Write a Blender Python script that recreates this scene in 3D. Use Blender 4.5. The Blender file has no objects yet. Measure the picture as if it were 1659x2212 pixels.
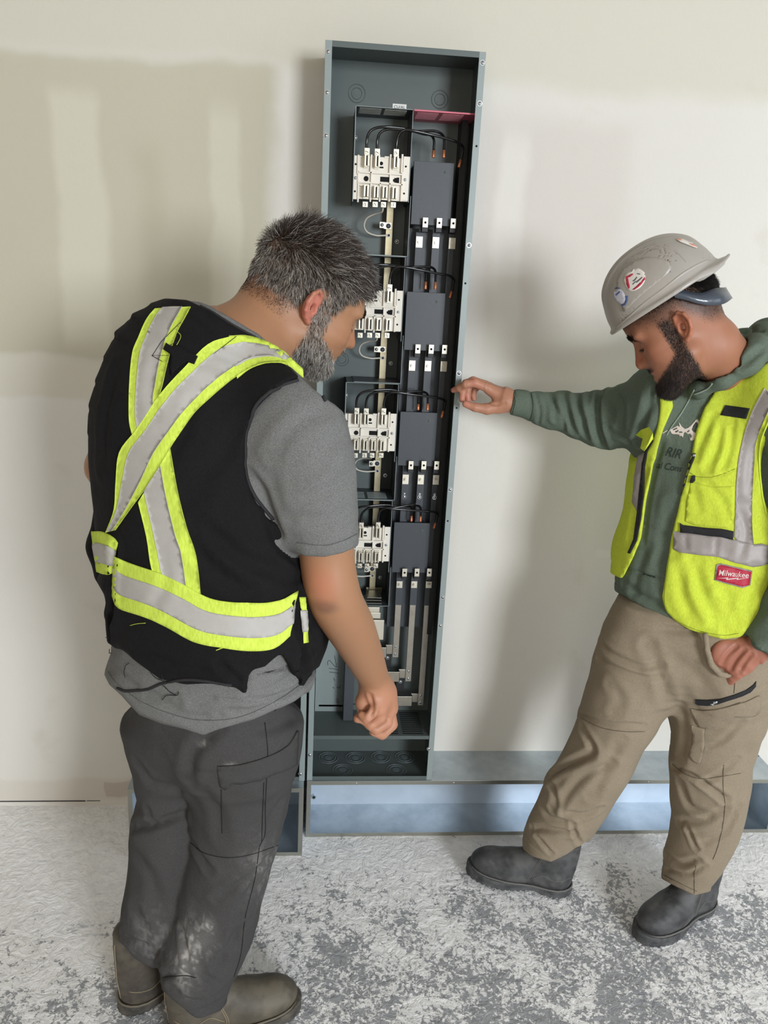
import bpy, bmesh, math, random
import numpy as np
from mathutils import Vector, Matrix
from mathutils.bvhtree import BVHTree
from mathutils.geometry import delaunay_2d_cdt

random.seed(7); np.random.seed(7)
SC = bpy.context.scene
COL = SC.collection
PI = math.pi

# ------------------------------------------------------------------ camera
FPX = 1704.16
_pi, _ro, _ya = .2789, .0505, .0896
CP = np.array([.00595, -2.15818, 1.59082])
_cy, _sy, _cp, _sp = math.cos(_ya), math.sin(_ya), math.cos(_pi), math.sin(_pi)
FWD = np.array([_sy*_cp, _cy*_cp, -_sp]); _r0 = np.array([_cy, -_sy, 0.]); _u0 = np.cross(_r0, FWD)
RGT = math.cos(_ro)*_r0 + math.sin(_ro)*_u0
UPV = -math.sin(_ro)*_r0 + math.cos(_ro)*_u0
cam_d = bpy.data.cameras.new('camera'); cam = bpy.data.objects.new('camera', cam_d); COL.objects.link(cam)
cam.matrix_world = Matrix(((RGT[0], UPV[0], -FWD[0], CP[0]), (RGT[1], UPV[1], -FWD[1], CP[1]), (RGT[2], UPV[2], -FWD[2], CP[2]), (0, 0, 0, 1)))
cam_d.sensor_fit = 'VERTICAL'; cam_d.sensor_height = 36.0; cam_d.lens = FPX/2212*36.0
cam_d.clip_start = .02; cam_d.clip_end = 60
SC.camera = cam

def at(u, v, y):
    """the point of the place that the photograph shows at pixel (u, v), at depth y"""
    d = FWD + RGT*(u-829.5)/FPX - UPV*(v-1106)/FPX
    return CP + d*(y-CP[1])/d[1]
def m_at(p):
    """metres per pixel at p"""
    return float((np.array(p)-CP) @ FWD)/FPX

# ------------------------------------------------------------------ light
W = bpy.data.worlds.new('world'); SC.world = W; W.use_nodes = True
W.node_tree.nodes['Background'].inputs[0].default_value = (.75, .82, 1, 1)
W.node_tree.nodes['Background'].inputs[1].default_value = .2
SC.view_settings.view_transform = 'Standard'; SC.view_settings.look = 'None'
SC.view_settings.gamma = 1; SC.view_settings.use_curve_mapping = False
SC.view_settings.exposure = -0.2

def area(name, loc, target, sx, sy, power, col, spread=180):
    d = bpy.data.lights.new(name, 'AREA'); d.shape = 'RECTANGLE'; d.size = sx; d.size_y = sy
    d.energy = power; d.color = col; d.spread = math.radians(spread)
    o = bpy.data.objects.new(name, d); COL.objects.link(o); o.location = loc
    o.rotation_euler = (Vector(target)-Vector(loc)).to_track_quat('-Z', 'Y').to_euler()
    return o
area('daylight_window_right', (2.75, -6.3, 1.9), (.1, 0, .5), 1.5, 1.7, 172, (.88, .94, 1.0), 125)
area('daylight_window_left', (-1.3, -5.6, 1.9), (0, 0, 1.0), 1.8, 1.5, 44, (1.0, .90, .74))
area('daylight_window_side', (3.6, -2.4, 1.7), (.3, -.3, .9), 1.6, 1.5, 28, (.76, .87, 1.0))

# ------------------------------------------------------------------ materials
def lin(c):
    return tuple((x/255/12.92 if x/255 <= .04045 else ((x/255+.055)/1.055)**2.4) for x in c)
class NT:
    def __init__(s, m): s.t = m.node_tree; s.n = s.t.nodes; s.l = s.t.links
    def new(s, k, **kw):
        n = s.n.new(k)
        for a, b in kw.items(): setattr(n, a, b)
        return n
    def link(s, a, b): s.l.new(a, b)
def mat(name, col, rough=.6, metal=0., bump=None, var=None, spec=.5, attr=False, coat=0., sheen=0.):
    """principled material; var=(scale, amount, colour2[, detail]) mottling, bump=(scale, strength[, detail])"""
    m = bpy.data.materials.new(name); m.use_nodes = True; t = NT(m)
    b = t.n['Principled BSDF']; c = lin(col) + (1,)
    b.inputs['Base Color'].default_value = c; b.inputs['Roughness'].default_value = rough
    b.inputs['Metallic'].default_value = metal; b.inputs['Specular IOR Level'].default_value = spec
    if coat: b.inputs['Coat Weight'].default_value = coat
    if sheen: b.inputs['Sheen Weight'].default_value = sheen
    tc = t.new('ShaderNodeTexCoord')
    src = None
    if attr:
        a = t.new('ShaderNodeVertexColor'); a.layer_name = 'Col'; src = a.outputs['Color']
    if var:
        nz = t.new('ShaderNodeTexNoise'); nz.inputs['Scale'].default_value = var[0]
        nz.inputs['Detail'].default_value = var[3] if len(var) > 3 else 4; nz.inputs['Roughness'].default_value = .65
        t.link(tc.outputs['Object'], nz.inputs['Vector'])
        rp = t.new('ShaderNodeMapRange'); rp.inputs[1].default_value = .35; rp.inputs[2].default_value = .65
        rp.inputs[3].default_value = 0; rp.inputs[4].default_value = var[1]; t.link(nz.outputs['Fac'], rp.inputs[0])
        mx = t.new('ShaderNodeMix', data_type='RGBA'); t.link(rp.outputs[0], mx.inputs[0])
        if src: t.link(src, mx.inputs[6])
        else: mx.inputs[6].default_value = c
        mx.inputs[7].default_value = lin(var[2]) + (1,); src = mx.outputs[2]
    if src: t.link(src, b.inputs['Base Color'])
    if bump:
        nz = t.new('ShaderNodeTexNoise'); nz.inputs['Scale'].default_value = bump[0]
        nz.inputs['Detail'].default_value = bump[2] if len(bump) > 2 else 3; t.link(tc.outputs['Object'], nz.inputs['Vector'])
        bp = t.new('ShaderNodeBump'); bp.inputs['Strength'].default_value = bump[1]; bp.inputs['Distance'].default_value = .002
        t.link(nz.outputs['Fac'], bp.inputs['Height']); t.link(bp.outputs[0], b.inputs['Normal'])
    return m

# ------------------------------------------------------------------ helpers
def setp(o, label=None, cat=None, group=None, kind=None):
    if label: o['label'] = label
    if cat: o['category'] = cat
    if group: o['group'] = group
    if kind: o['kind'] = kind
    return o
def empty(name, loc=(0, 0, 0)):
    o = bpy.data.objects.new(name, None); COL.objects.link(o); o.location = loc; o.empty_display_size = .05
    return o
def obj(name, me_or_bm, m, parent=None, smooth=False):
    if isinstance(me_or_bm, bmesh.types.BMesh):
        me = bpy.data.meshes.new(name); bmesh.ops.recalc_face_normals(me_or_bm, faces=me_or_bm.faces)
        me_or_bm.to_mesh(me); me_or_bm.free()
    else: me = me_or_bm
    if m is not None:
        for k in (m if isinstance(m, (list, tuple)) else [m]): me.materials.append(k)
    if smooth: me.polygons.foreach_set('use_smooth', [True]*len(me.polygons))
    o = bpy.data.objects.new(name, me); COL.objects.link(o)
    if parent is not None:
        o.parent = parent
        if parent.type == 'EMPTY': o.location = -parent.location
    return o
BM = bmesh.new
def bx(bm, x0, x1, y0, y1, z0, z1, bev=0, mi=0, M=None):
    r = bmesh.ops.create_cube(bm, size=1)
    vs = r['verts']
    for v in vs: v.co = Vector(((x0+x1)/2+v.co.x*(x1-x0), (y0+y1)/2+v.co.y*(y1-y0), (z0+z1)/2+v.co.z*(z1-z0)))
    fs = list({f for v in vs for f in v.link_faces})
    for f in fs: f.material_index = mi
    if bev:
        e = list({e for v in vs for e in v.link_edges})
        r2 = bmesh.ops.bevel(bm, geom=e, offset=bev, segments=2, affect='EDGES', profile=.6, clamp_overlap=True)
        vs = list({v for f in r2['faces'] for v in f.verts} | {v for v in vs if v.is_valid})
    if M is not None:
        for v in vs: v.co = M @ v.co
    return vs
def cyl(bm, a, b, r, n=16, r2=None, mi=0, smooth=False):
    a, b = Vector(a), Vector(b); d = b-a
    q = d.to_track_quat('Z', 'Y').to_matrix().to_4x4(); q.translation = (a+b)/2
    rr = bmesh.ops.create_cone(bm, cap_ends=True, segments=n, radius1=r, radius2=r if r2 is None else r2, depth=d.length, matrix=q)
    for f in {f for v in rr['verts'] for f in v.link_faces}:
        f.material_index = mi
        if len(f.verts) == 4: f.smooth = True
def dome(bm, c, axis, r, h, n=16, rings=4, mi=0):
    """a domed screw head"""
    q = Vector(axis).to_track_quat('Z', 'Y').to_matrix(); c = Vector(c); prev = None
    for k in range(rings+1):
        a = PI/2*k/rings; rr = r*math.cos(a); hh = h*math.sin(a)
        if k == rings:
            top = bm.verts.new(c+q@Vector((0, 0, h)))
            for i in range(n): 
                f = bm.faces.new((prev[i], prev[(i+1) % n], top)); f.smooth = True; f.material_index = mi
        else:
            cur = [bm.verts.new(c+q@Vector((rr*math.cos(2*PI*i/n), rr*math.sin(2*PI*i/n), hh))) for i in range(n)]
            if prev:
                for i in range(n):
                    f = bm.faces.new((prev[i], prev[(i+1) % n], cur[(i+1) % n], cur[i])); f.smooth = True; f.material_index = mi
            prev = cur
def catmull(pts, n):
    P = [np.array(p, float) for p in pts]; P = [2*P[0]-P[1]] + P + [2*P[-1]-P[-2]]; out = []
    for i in range(1, len(P)-2):
        for k in range(n):
            t = k/n
            out.append(.5*((2*P[i])+(-P[i-1]+P[i+1])*t+(2*P[i-1]-5*P[i]+4*P[i+1]-P[i+2])*t*t+(-P[i-1]+3*P[i]-3*P[i+1]+P[i+2])*t**3))
    out.append(P[-2]); return out
def tube(bm, pts, r, n=10, mi=0, cap=True):
    """round tube through pts; r a number or one per point"""
    pts = [Vector(p) for p in pts]; N = len(pts); rs = r if hasattr(r, '__len__') else [r]*N
    up = Vector((0, 0, 1)); prev = None; first = None
    for i, p in enumerate(pts):
        d = (pts[min(i+1, N-1)]-pts[max(i-1, 0)]).normalized()
        if i == 0:
            s = d.cross(up) if abs(d.dot(up)) < .9 else d.cross(Vector((0, 1, 0)))
            s.normalize()
        else: s = (s-d*s.dot(d)).normalized()
        t = d.cross(s)
        cur = [bm.verts.new(p+rs[i]*(s*math.cos(2*PI*k/n)+t*math.sin(2*PI*k/n))) for k in range(n)]
        if prev:
            for k in range(n):
                f = bm.faces.new((prev[k], prev[(k+1) % n], cur[(k+1) % n], cur[k])); f.smooth = True; f.material_index = mi
        else: first = cur
        prev = cur
    if cap:
        for c in (first[::-1], prev): bm.faces.new(c).material_index = mi

# ------------------------------------------------------------------ the room
def wall_material():
    m = bpy.data.materials.new('painted_drywall'); m.use_nodes = True; t = NT(m); b = t.n['Principled BSDF']
    b.inputs['Roughness'].default_value = .75; b.inputs['Specular IOR Level'].default_value = .25
    g = t.new('ShaderNodeNewGeometry'); sx = t.new('ShaderNodeSeparateXYZ'); t.link(g.outputs['Position'], sx.inputs[0])
    def noise(scale, det=3, vec=None):
        n = t.new('ShaderNodeTexNoise'); n.inputs['Scale'].default_value = scale; n.inputs['Detail'].default_value = det
        t.link(vec or g.outputs['Position'], n.inputs['Vector']); return n.outputs['Fac']
    def math_(op, a, b_=None, c_=None):
        n = t.new('ShaderNodeMath', operation=op)
        for i, x in enumerate((a, b_, c_)):
            if x is None: continue
            if isinstance(x, (int, float)): n.inputs[i].default_value = x
            else: t.link(x, n.inputs[i])
        return n.outputs[0]
    wob = math_('MULTIPLY', math_('SUBTRACT', noise(3.2, 4), .5), .10)
    X = math_('ADD', sx.outputs[0], wob); Z = math_('ADD', sx.outputs[2], wob)
    def step(v, e, w): # smooth 0 -> 1 at e
        n = t.new('ShaderNodeMapRange', interpolation_type='SMOOTHSTEP'); t.link(v, n.inputs[0])
        n.inputs[1].default_value = e-w; n.inputs[2].default_value = e+w; return n.outputs[0]
    def rect(x0, x1, z0, z1, w=.02, wz=.02):
        return math_('MULTIPLY', math_('MULTIPLY', step(X, x0, w), math_('SUBTRACT', 1, step(X, x1, w))),
                     math_('MULTIPLY', step(Z, z0, wz), math_('SUBTRACT', 1, step(Z, z1, wz))))
    base = t.new('ShaderNodeMix', data_type='RGBA'); base.inputs[6].default_value = lin((223, 219, 211))+(1,)
    base.inputs[7].default_value = lin((211, 206, 197))+(1,); t.link(noise(1.3, 3), base.inputs[0]); col = base.outputs[2]
    def over(fac, c, amt):
        nonlocal col
        mx = t.new('ShaderNodeMix', data_type='RGBA'); t.link(math_('MULTIPLY', fac, amt), mx.inputs[0])
        t.link(col, mx.inputs[6]); mx.inputs[7].default_value = lin(c)+(1,); col = mx.outputs[2]
    # bare board between the taped joints (left), skim-coated swaths over it
    over(rect(-2.2, -.12, 1.37, 2.09, .03, .015), (188, 182, 160), .85)
    over(rect(-.66, -.54, 1.40, 2.01, .015, .03), (215, 210, 192), .55)
    over(rect(-.28, -.20, 1.45, 1.99, .012, .04), (215, 210, 192), .5)
    over(rect(-.46, -.40, 1.5, 1.9, .03, .05), (178, 172, 150), .45)
    over(rect(-2.2, -.1, 1.26, 1.37, .02, .008), (205, 199, 180), .6)
    over(rect(-2.2, 2.5, 2.09, 3.2, .03, .03), (204, 199, 182), .75)
    over(rect(.40, .80, 1.50, 2.02, .05, .04), (205, 196, 188), .55)
    over(rect(.46, .53, 1.20, 1.98, .015, .05), (226, 222, 214), .6)
    over(rect(-2, -.45, .02, .10, .02, .01), (200, 188, 172), .35)
    over(rect(-.62, -.49, .03, .085, .004, .004), (176, 158, 146), .5)
    over(rect(.85, 1.0, .86, .885, .004, .003), (226, 222, 214), .5)
    sm = t.new('ShaderNodeMapRange'); t.link(noise(7, 6), sm.inputs[0]); sm.inputs[1].default_value = .62; sm.inputs[2].default_value = .75
    over(sm.outputs[0], (198, 190, 176), .35)
    t.link(col, b.inputs['Base Color'])
    bp = t.new('ShaderNodeBump'); bp.inputs['Strength'].default_value = .12; bp.inputs['Distance'].default_value = .003
    t.link(noise(90, 4), bp.inputs['Height']); t.link(bp.outputs[0], b.inputs['Normal'])
    return m
def floor_material():
    m = bpy.data.materials.new('plaster_splashed_concrete'); m.use_nodes = True; t = NT(m); b = t.n['Principled BSDF']
    b.inputs['Roughness'].default_value = .8; b.inputs['Specular IOR Level'].default_value = .3
    g = t.new('ShaderNodeNewGeometry'); sx = t.new('ShaderNodeSeparateXYZ'); t.link(g.outputs['Position'], sx.inputs[0])
    def noise(scale, det=3, dist=0., rough=.6, vec=None):
        n = t.new('ShaderNodeTexNoise'); n.inputs['Scale'].default_value = scale; n.inputs['Detail'].default_value = det
        n.inputs['Distortion'].default_value = dist; n.inputs['Roughness'].default_value = rough
        t.link(vec or g.outputs['Position'], n.inputs['Vector']); return n.outputs['Fac']
    def rng(v, a, b_, c=0., d=1.):
        n = t.new('ShaderNodeMapRange'); t.link(v, n.inputs[0])
        for i, x in enumerate((a, b_, c, d)): n.inputs[i+1].default_value = x
        return n.outputs[0]
    def math_(op, a, b_):
        n = t.new('ShaderNodeMath', operation=op)
        for i, x in enumerate((a, b_)):
            if isinstance(x, (int, float)): n.inputs[i].default_value = x
            else: t.link(x, n.inputs[i])
        return n.outputs[0]
    # smooth skim near the wall, worn open texture towards the room
    near = rng(sx.outputs[1], -.46, -.22, 0, 1)
    big = noise(3.2, 4, .6); mid = noise(13, 4, .8)
    wear = math_('ADD', math_('MULTIPLY', rng(big, .36, .64), .20), math_('MULTIPLY', rng(mid, .35, .65), .17))
    wear = math_('SUBTRACT', wear, math_('MULTIPLY', near, .24))
    left = rng(sx.outputs[0], -.45, -.2, .14, 0)
    wear = math_('SUBTRACT', wear, math_('MULTIPLY', left, rng(sx.outputs[1], -.7, -.55)))
    vo = t.new('ShaderNodeTexVoronoi', feature='SMOOTH_F1'); vo.inputs['Scale'].default_value = 95
    wv = t.new('ShaderNodeTexNoise'); wv.inputs['Scale'].default_value = 30; wv.inputs['Detail'].default_value = 3
    t.link(g.outputs['Position'], wv.inputs['Vector'])
    mv = t.new('ShaderNodeMix', data_type='RGBA'); mv.inputs[0].default_value = .05
    t.link(g.outputs['Position'], mv.inputs[6]); t.link(wv.outputs['Color'], mv.inputs[7]); t.link(mv.outputs[2], vo.inputs['Vector'])
    fine = math_('ADD', math_('MULTIPLY', noise(95, 5, 1.9, .62), .7), math_('MULTIPLY', vo.outputs['Distance'], .42))
    thr = math_('SUBTRACT', fine, math_('MULTIPLY', wear, -1))
    mask = rng(thr, .70, .77)
    dust = rng(noise(34, 4, 1.0), .42, .62)
    mx = t.new('ShaderNodeMix', data_type='RGBA'); t.link(math_('MULTIPLY', dust, .6), mx.inputs[0])
    mx.inputs[6].default_value = lin((250, 248, 246))+(1,); mx.inputs[7].default_value = lin((232, 230, 228))+(1,)
    gr = t.new('ShaderNodeMix', data_type='RGBA'); t.link(noise(22, 4), gr.inputs[0])
    gr.inputs[6].default_value = lin((112, 115, 121))+(1,); gr.inputs[7].default_value = lin((158, 160, 163))+(1,)
    fx = t.new('ShaderNodeMix', data_type='RGBA'); t.link(math_('MULTIPLY', mask, .85), fx.inputs[0]); t.link(mx.outputs[2], fx.inputs[6]); t.link(gr.outputs[2], fx.inputs[7])
    # scuffed blue-grey swipes
    mp = t.new('ShaderNodeMapping'); mp.inputs['Rotation'].default_value = (0, 0, .6); mp.inputs['Scale'].default_value = (1, 5, 1)
    t.link(g.outputs['Position'], mp.inputs[0])
    sw = rng(noise(4.5, 5, .4, .6, mp.outputs[0]), .60, .70); sw = math_('MULTIPLY', sw, rng(noise(50, 4, 1), .4, .6))
    sw = math_('MULTIPLY', sw, rng(near, 0, 1, .7, 0))
    f2 = t.new('ShaderNodeMix', data_type='RGBA'); t.link(sw, f2.inputs[0]); t.link(fx.outputs[2], f2.inputs[6]); f2.inputs[7].default_value = lin((134, 139, 148))+(1,)
    t.link(f2.outputs[2], b.inputs['Base Color'])
    h = math_('ADD', math_('MULTIPLY', mask, -1.0), math_('ADD', math_('MULTIPLY', noise(26, 5, 1.4), 2.4), math_('MULTIPLY', noise(90, 3), .5)))
    bp = t.new('ShaderNodeBump'); bp.inputs['Strength'].default_value = .55; bp.inputs['Distance'].default_value = .006
    t.link(h, bp.inputs['Height']); t.link(bp.outputs[0], b.inputs['Normal'])
    return m
M_WALL = wall_material(); M_FLOOR = floor_material()
M_PAINT = mat('plain_paint', (206, 202, 196), .8)
def quadbox(name, m, *a):
    bm = BM(); bx(bm, *a); return setp(obj(name, bm, m), kind='structure')
bm = BM(); bx(bm, -4, 4, .0, .12, .0, 3.1)
setp(obj('wall_back', bm, M_WALL), kind='structure')
quadbox('floor', M_FLOOR, -4, 4, -6.5, .12, -.1, 0)
quadbox('ceiling', M_PAINT, -4, 4, -6.5, .12, 3.1, 3.2)
quadbox('wall_left', M_PAINT, -4.1, -4, -6.5, .12, 0, 3.1)
def holed_wall(name, axis, c0, c1, a0, a1, z1, holes):
    """a wall with rectangular window openings; holes = [(a0, a1, z0, z1)]"""
    bm = BM(); cur = a0
    def seg(p, q, z0, zz):
        if q-p < 1e-4 or zz-z0 < 1e-4: return
        if axis == 'x': bx(bm, p, q, c0, c1, z0, zz)
        else: bx(bm, c0, c1, p, q, z0, zz)
    for h in holes:
        seg(cur, h[0], 0, z1); seg(h[0], h[1], 0, h[2]); seg(h[0], h[1], h[3], z1); cur = h[1]
    seg(cur, a1, 0, z1)
    return setp(obj(name, bm, M_PAINT), kind='structure')
holed_wall('wall_front', 'x', -6.5, -6.4, -4, 4, 3.1, [(-2.3, -.4, 1.1, 2.7), (1.95, 3.55, 1.05, 2.75)])
holed_wall('wall_right', 'y', 4, 4.1, -6.5, .12, 3.1, [(-3.3, -1.5, .9, 2.5)])
# dark strip painted in for the shaded gap under the wallboard, left of the trough
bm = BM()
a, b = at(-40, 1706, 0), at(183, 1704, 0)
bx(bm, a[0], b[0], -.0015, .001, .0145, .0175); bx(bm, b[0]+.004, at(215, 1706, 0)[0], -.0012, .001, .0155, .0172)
setp(obj('painted_gap', bm, mat('shadow_gap', (46, 42, 44), .9)), kind='structure')

# ------------------------------------------------------------------ the troughs on the floor
M_GALV = mat('galvanised_steel', (196, 205, 211), .36, .75, bump=(60, .05), var=(9, .6, (150, 162, 172)))
M_GALV_IN = mat('galvanised_liner', (214, 226, 240), .36, .6, bump=(40, .06), var=(6, .4, (180, 194, 208)))
M_EDGE = mat('cut_steel_edge', (170, 170, 162), .38, 1.0)
M_GREY = mat('grey_enamel', (84, 93, 91), .42, 0, bump=(500, .05), spec=.5)
M_GREY2 = mat('dark_grey_enamel', (62, 66, 71), .45, 0, bump=(400, .06))
M_FL = mat('flange_enamel', (138, 148, 146), .38, 0, bump=(400, .04))
M_BLACK = mat('black_plastic', (22, 22, 24), .5)
M_CABLE = mat('black_cable', (14, 14, 15), .22, coat=.3)
M_ZINC = mat('zinc_screw', (215, 218, 220), .22, 1.0)
M_TIN = mat('tinned_bar', (178, 172, 160), .34, 1.0, var=(30, .5, (150, 144, 134)))
M_TAB = mat('tinned_tab', (216, 210, 194), .38, .75)
M_BRASS = mat('dull_brass_bar', (186, 176, 146), .4, .8, var=(22, .6, (160, 146, 120)))
M_CREAM = mat('cream_plastic', (226, 219, 206), .45, 0, bump=(200, .03))
M_HOLE = mat('open_hole', (8, 8, 9), .9)
M_COPPER = mat('bare_copper', (204, 128, 88), .4, .55, bump=(300, .4))
M_PINK = mat('pink_enamel', (196, 96, 112), .45)
M_WHITE = mat('white_label', (222, 222, 218), .5)
M_WIRE = mat('white_wire', (206, 200, 186), .4)
M_INK = mat('marker_ink', (24, 24, 30), .6)

def ring_pts(c, r, n=28): return [(c[0]+r*math.cos(2*PI*k/n), c[1]+r*math.sin(2*PI*k/n), c[2]) for k in range(n+1)]

def trough(x0, x1, dep, h, label, bolt):
    root = empty('wireway_trough', (x0, 0, 0)); setp(root, label, 'wireway', None)
    t = .0018; L = .0125; b = .0003
    bm = BM()
    bx(bm, x0, x1, -dep, -b, h-t, h); bx(bm, x0, x1, -dep, -b, 0, t)            # top, bottom
    bx(bm, x0, x0+t, -dep, -b, t, h-t); bx(bm, x1-t, x1, -dep, -b, t, h-t)      # ends
    obj('housing', bm, M_GALV, root)
    bm = BM(); bx(bm, x0+t, x1-t, -.004, -b-.001, t, h*.50); bx(bm, x0+t, x1-t, -.0052, -b-.001, h*.51, h-t)
    obj('back_panel', bm, M_GALV_IN, root)
    bm = BM()
    bx(bm, x0+.0002, x1, -dep-.0015, -dep, h-L, h+.0003, .0004); bx(bm, x0, x1, -dep-.0015, -dep, 0.0005, L, .0004)
    bx(bm, x0, x0+L, -dep-.0013, -dep+.0002, L, h-L); bx(bm, x1-L, x1, -dep-.0013, -dep+.0002, L, h-L)
    obj('lip', bm, M_EDGE, root)
    if bolt:
        c = at(678, 1720, -.006); bm = BM(); cyl(bm, (c[0], -.0052, c[2]), (c[0], -.012, c[2]), .0075, 6); cyl(bm, (c[0], -.012, c[2]), (c[0], -.0125, c[2]), .004, 14, mi=1)
        obj('bolt', bm, [M_ZINC, M_HOLE], root)
        for u in (770, 980, 1230, 1400, 1585):
            p = at(u, 1692, -dep); bm = BM(); dome(bm, (p[0], -dep-.0015, h-L/2), (0, -1, 0), .0022, .001, 8, 2); obj('rivet', bm, M_ZINC, root)
        for k in (0, 1):
            bm = BM(); cyl(bm, (x1-.012+k*.009, -.018-k*.012, h), (x1-.012+k*.009, -.018-k*.012, h+.0003), .0024, 10); obj('rivet_hole', bm, M_HOLE, root)
    return root
trough(.0003, 1.4528, .1548, .1917, 'long open-front galvanised steel trough on the floor under the tall panel', True)
trough(-.492, -.0085, .2349, .2246, 'short galvanised steel trough on the floor behind the man with the black vest', False)

# ------------------------------------------------------------------ the tall open panel
PW, PD, Z0, Z1 = .3677, .150, .1921, 2.1165
panel = empty('electrical_panel', (0, 0, Z0)); setp(panel, 'tall open grey electrical panel with four cream bases, mounted on the wall', 'electrical panel')
def enclosure(root, x0, x1, dep, z0, z1, fl=.0155, ft=.0125):
    t = .002
    bm = BM()
    bx(bm, x0, x0+t, -dep, -.0005, z0, z1); bx(bm, x1-t, x1, -dep, -.0005, z0, z1)
    bx(bm, x0+t, x1-t, -dep, -.0005, z1-t, z1); bx(bm, x0+t, x1-t, -dep, -.0005, z0, z0+t)
    bx(bm, x0+t, x1-t, -.003, -.0006, z0+t, z1-t)
    o = obj('enclosure', bm, M_GREY, root)
    for a, b_ in ((x0, x0+fl), (x1-fl, x1)):
        bm = BM(); bx(bm, a, b_, -dep-.0016, -dep, z0, z1, .0004); obj('side_flange', bm, M_FL, root)
    bm = BM(); bx(bm, x0+fl, x1-fl, -dep-.0012, -dep+.0002, z1-ft, z1, .0003); obj('top_flange', bm, M_GREY, root)
    bm = BM(); bx(bm, x0+fl, x1-fl, -dep-.0012, -dep+.0002, z0, z0+ft, .0003); obj('bottom_flange', bm, M_GREY, root)
enclosure(panel, 0, PW, PD, Z0, Z1)
def screw(parent, p, r=.0052, axis=(0, -1, 0), m=None, name='screw', cross=True):
    bm = BM(); p = Vector(p); ax = Vector(axis)
    cyl(bm, p, p+ax*.0006, r*1.25, 14); dome(bm, p+ax*.0006, axis, r, r*.55, 14, 4)
    if cross:
        q = p+ax*(r*.55+.0002)
        a = random.random()*PI; c, s = math.cos(a), math.sin(a)
        for (cc, ss) in ((c, s), (-s, c)):
            bx(bm, -r*.62, r*.62, -.0004, .0004, -r*.11, r*.11, mi=1, M=Matrix.Translation(q) @ Matrix(((cc, 0, -ss, 0), (0, 1, 0, 0), (ss, 0, cc, 0), (0, 0, 0, 1))))
    return obj(name, bm, [m or M_ZINC, M_HOLE], parent)
for u, v in [(708, 112), (706, 200), (703, 293), (663, 1630)]:
    p = at(u, v, -PD); screw(panel, (max(p[0], .0066), -PD-.0016, p[2]), .0048)
for u, v in [(1042, 136), (1036, 224), (1013, 530), (991, 806), (972, 1057), (956, 1290), (951, 1351), (926, 1617)]:
    p = at(u, v, -PD); screw(panel, (p[0], -PD-.0016, p[2]), .0048)
for u, v in [(1029, 316), (1005, 612), (986, 881), (967, 1125)]:
    p = at(u, v, -PD); bm = BM(); cyl(bm, (p[0], -PD-.0015, p[2]), (p[0], -PD-.0018, p[2]), .0026, 12); obj('flange_hole', bm, M_HOLE, panel)
for u, v in [(1008, 428), (986, 704), (966, 954), (951, 1183)]:   # screws on the inside of the right side
    p = at(u, v, -.10); screw(panel, (PW-.002, -.10, p[2]), .004, (-1, 0, 0), cross=False)
# knockouts
M_KN = mat('knockout_highlight', (104, 114, 118), .35)  # lighter grey puts the rim highlights into the colour of the floor knockouts
def ringtube(parent, c, R, axis, r=.0011, name='knockout', m=None, radii=(1., .62)):
    bm = BM(); q = Vector(axis).to_track_quat('Z', 'Y').to_matrix()
    for k in radii:
        pts = [Vector(c)+q@Vector((R*k*math.cos(2*PI*i/36), R*k*math.sin(2*PI*i/36), 0)) for i in range(37)]
        tube(bm, pts, r, 6, cap=False)
    cyl(bm, Vector(c), Vector(c)+Vector(axis)*.0007, R*.35, 24)
    return obj(name, bm, m or M_GREY, parent)
for (u, v) in ((771, 202), (950, 215)):
    p = at(u, v, -.003); ringtube(panel, (p[0], -.0032, p[2]), .0205, (0, -1, 0))
def at_z(u, v, z):
    d = FWD + RGT*(u-829.5)/FPX - UPV*(v-1106)/FPX; return CP + d*(z-CP[2])/d[2]
for (x, y) in ((510, 1015), (740, 1015), (955, 1010), (1160, 1010), (630, 1120), (1090, 1120)):
    p = at_z(580+x/3.95, 1380+y/3.95, Z0+.002); ringtube(panel, (p[0], p[1], Z0+.0022), .0295, (0, 0, 1), .0011, m=M_KN, radii=(1., .72))
p = at(739, 776, -.003); ringtube(panel, (p[0], -.0032, p[2]), .0175, (0, -1, 0))

# floor shelf with louvres
zs = at(800, 1589, -.147)[2]
bm = BM(); bx(bm, .0022, PW-.0022, -.147, -.0035, zs-.0018, zs); bx(bm, .0156, PW-.0156, -.1485, -.147, zs-.011, zs+.0002)
sh = obj('vented_shelf', bm, M_GREY, panel)
for k in range(11):
    for (x0, x1) in ((.185, .262), (.275, .335)):
        y = -.138+k*.0115; bm = BM(); bx(bm, x0, x1, y, y+.0045, zs+.0001, zs+.0005); obj('slot', bm, M_HOLE, sh)
bm = BM(); bx(bm, .03, .142, -.012, -.0035, zs+.016, zs+.022); obj('back_rib', bm, M_GREY, panel)
bm = BM(); bx(bm, .006, .34, -.0045, -.003, Z0+.045, Z0+.0465); obj('back_rib', bm, M_GREY, panel)

# light grey cover plate with the hand-written note, and the dark shield
a, b = at(676, 1578, -.012), at(762, 1330, -.012)
bm = BM(); bx(bm, .018, b[0], -.012, -.003, a[2], b[2]+.12, .0006)
plate = obj('wiring_cover', bm, mat('light_grey_enamel', (134, 144, 142), .42), panel)
bm = BM()
for st in ([(-315, 1645), (312, 1612), (330, 1598), (352, 1618), (378, 1650), (402, 1662), (392, 1612), (380, 1550)],
           [(325, 1676), (372, 1680), (417, 1692)], [(330, 1713), (372, 1718), (422, 1724)], [(370, 1772), (384, 1797)],
           [(402, 1862), (425, 1872), (437, 1862), (434, 1846)], [(362, 1862), (378, 1877)]):
    pts = [at(640+abs(x)/4.608, 1080+y/4.608, -.0124) for x, y in st]; pts = [(p[0], -.0124, p[2]) for p in pts]
    tube(bm, catmull(pts, 4) if len(pts) > 2 else pts, .0007, 5)
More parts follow.
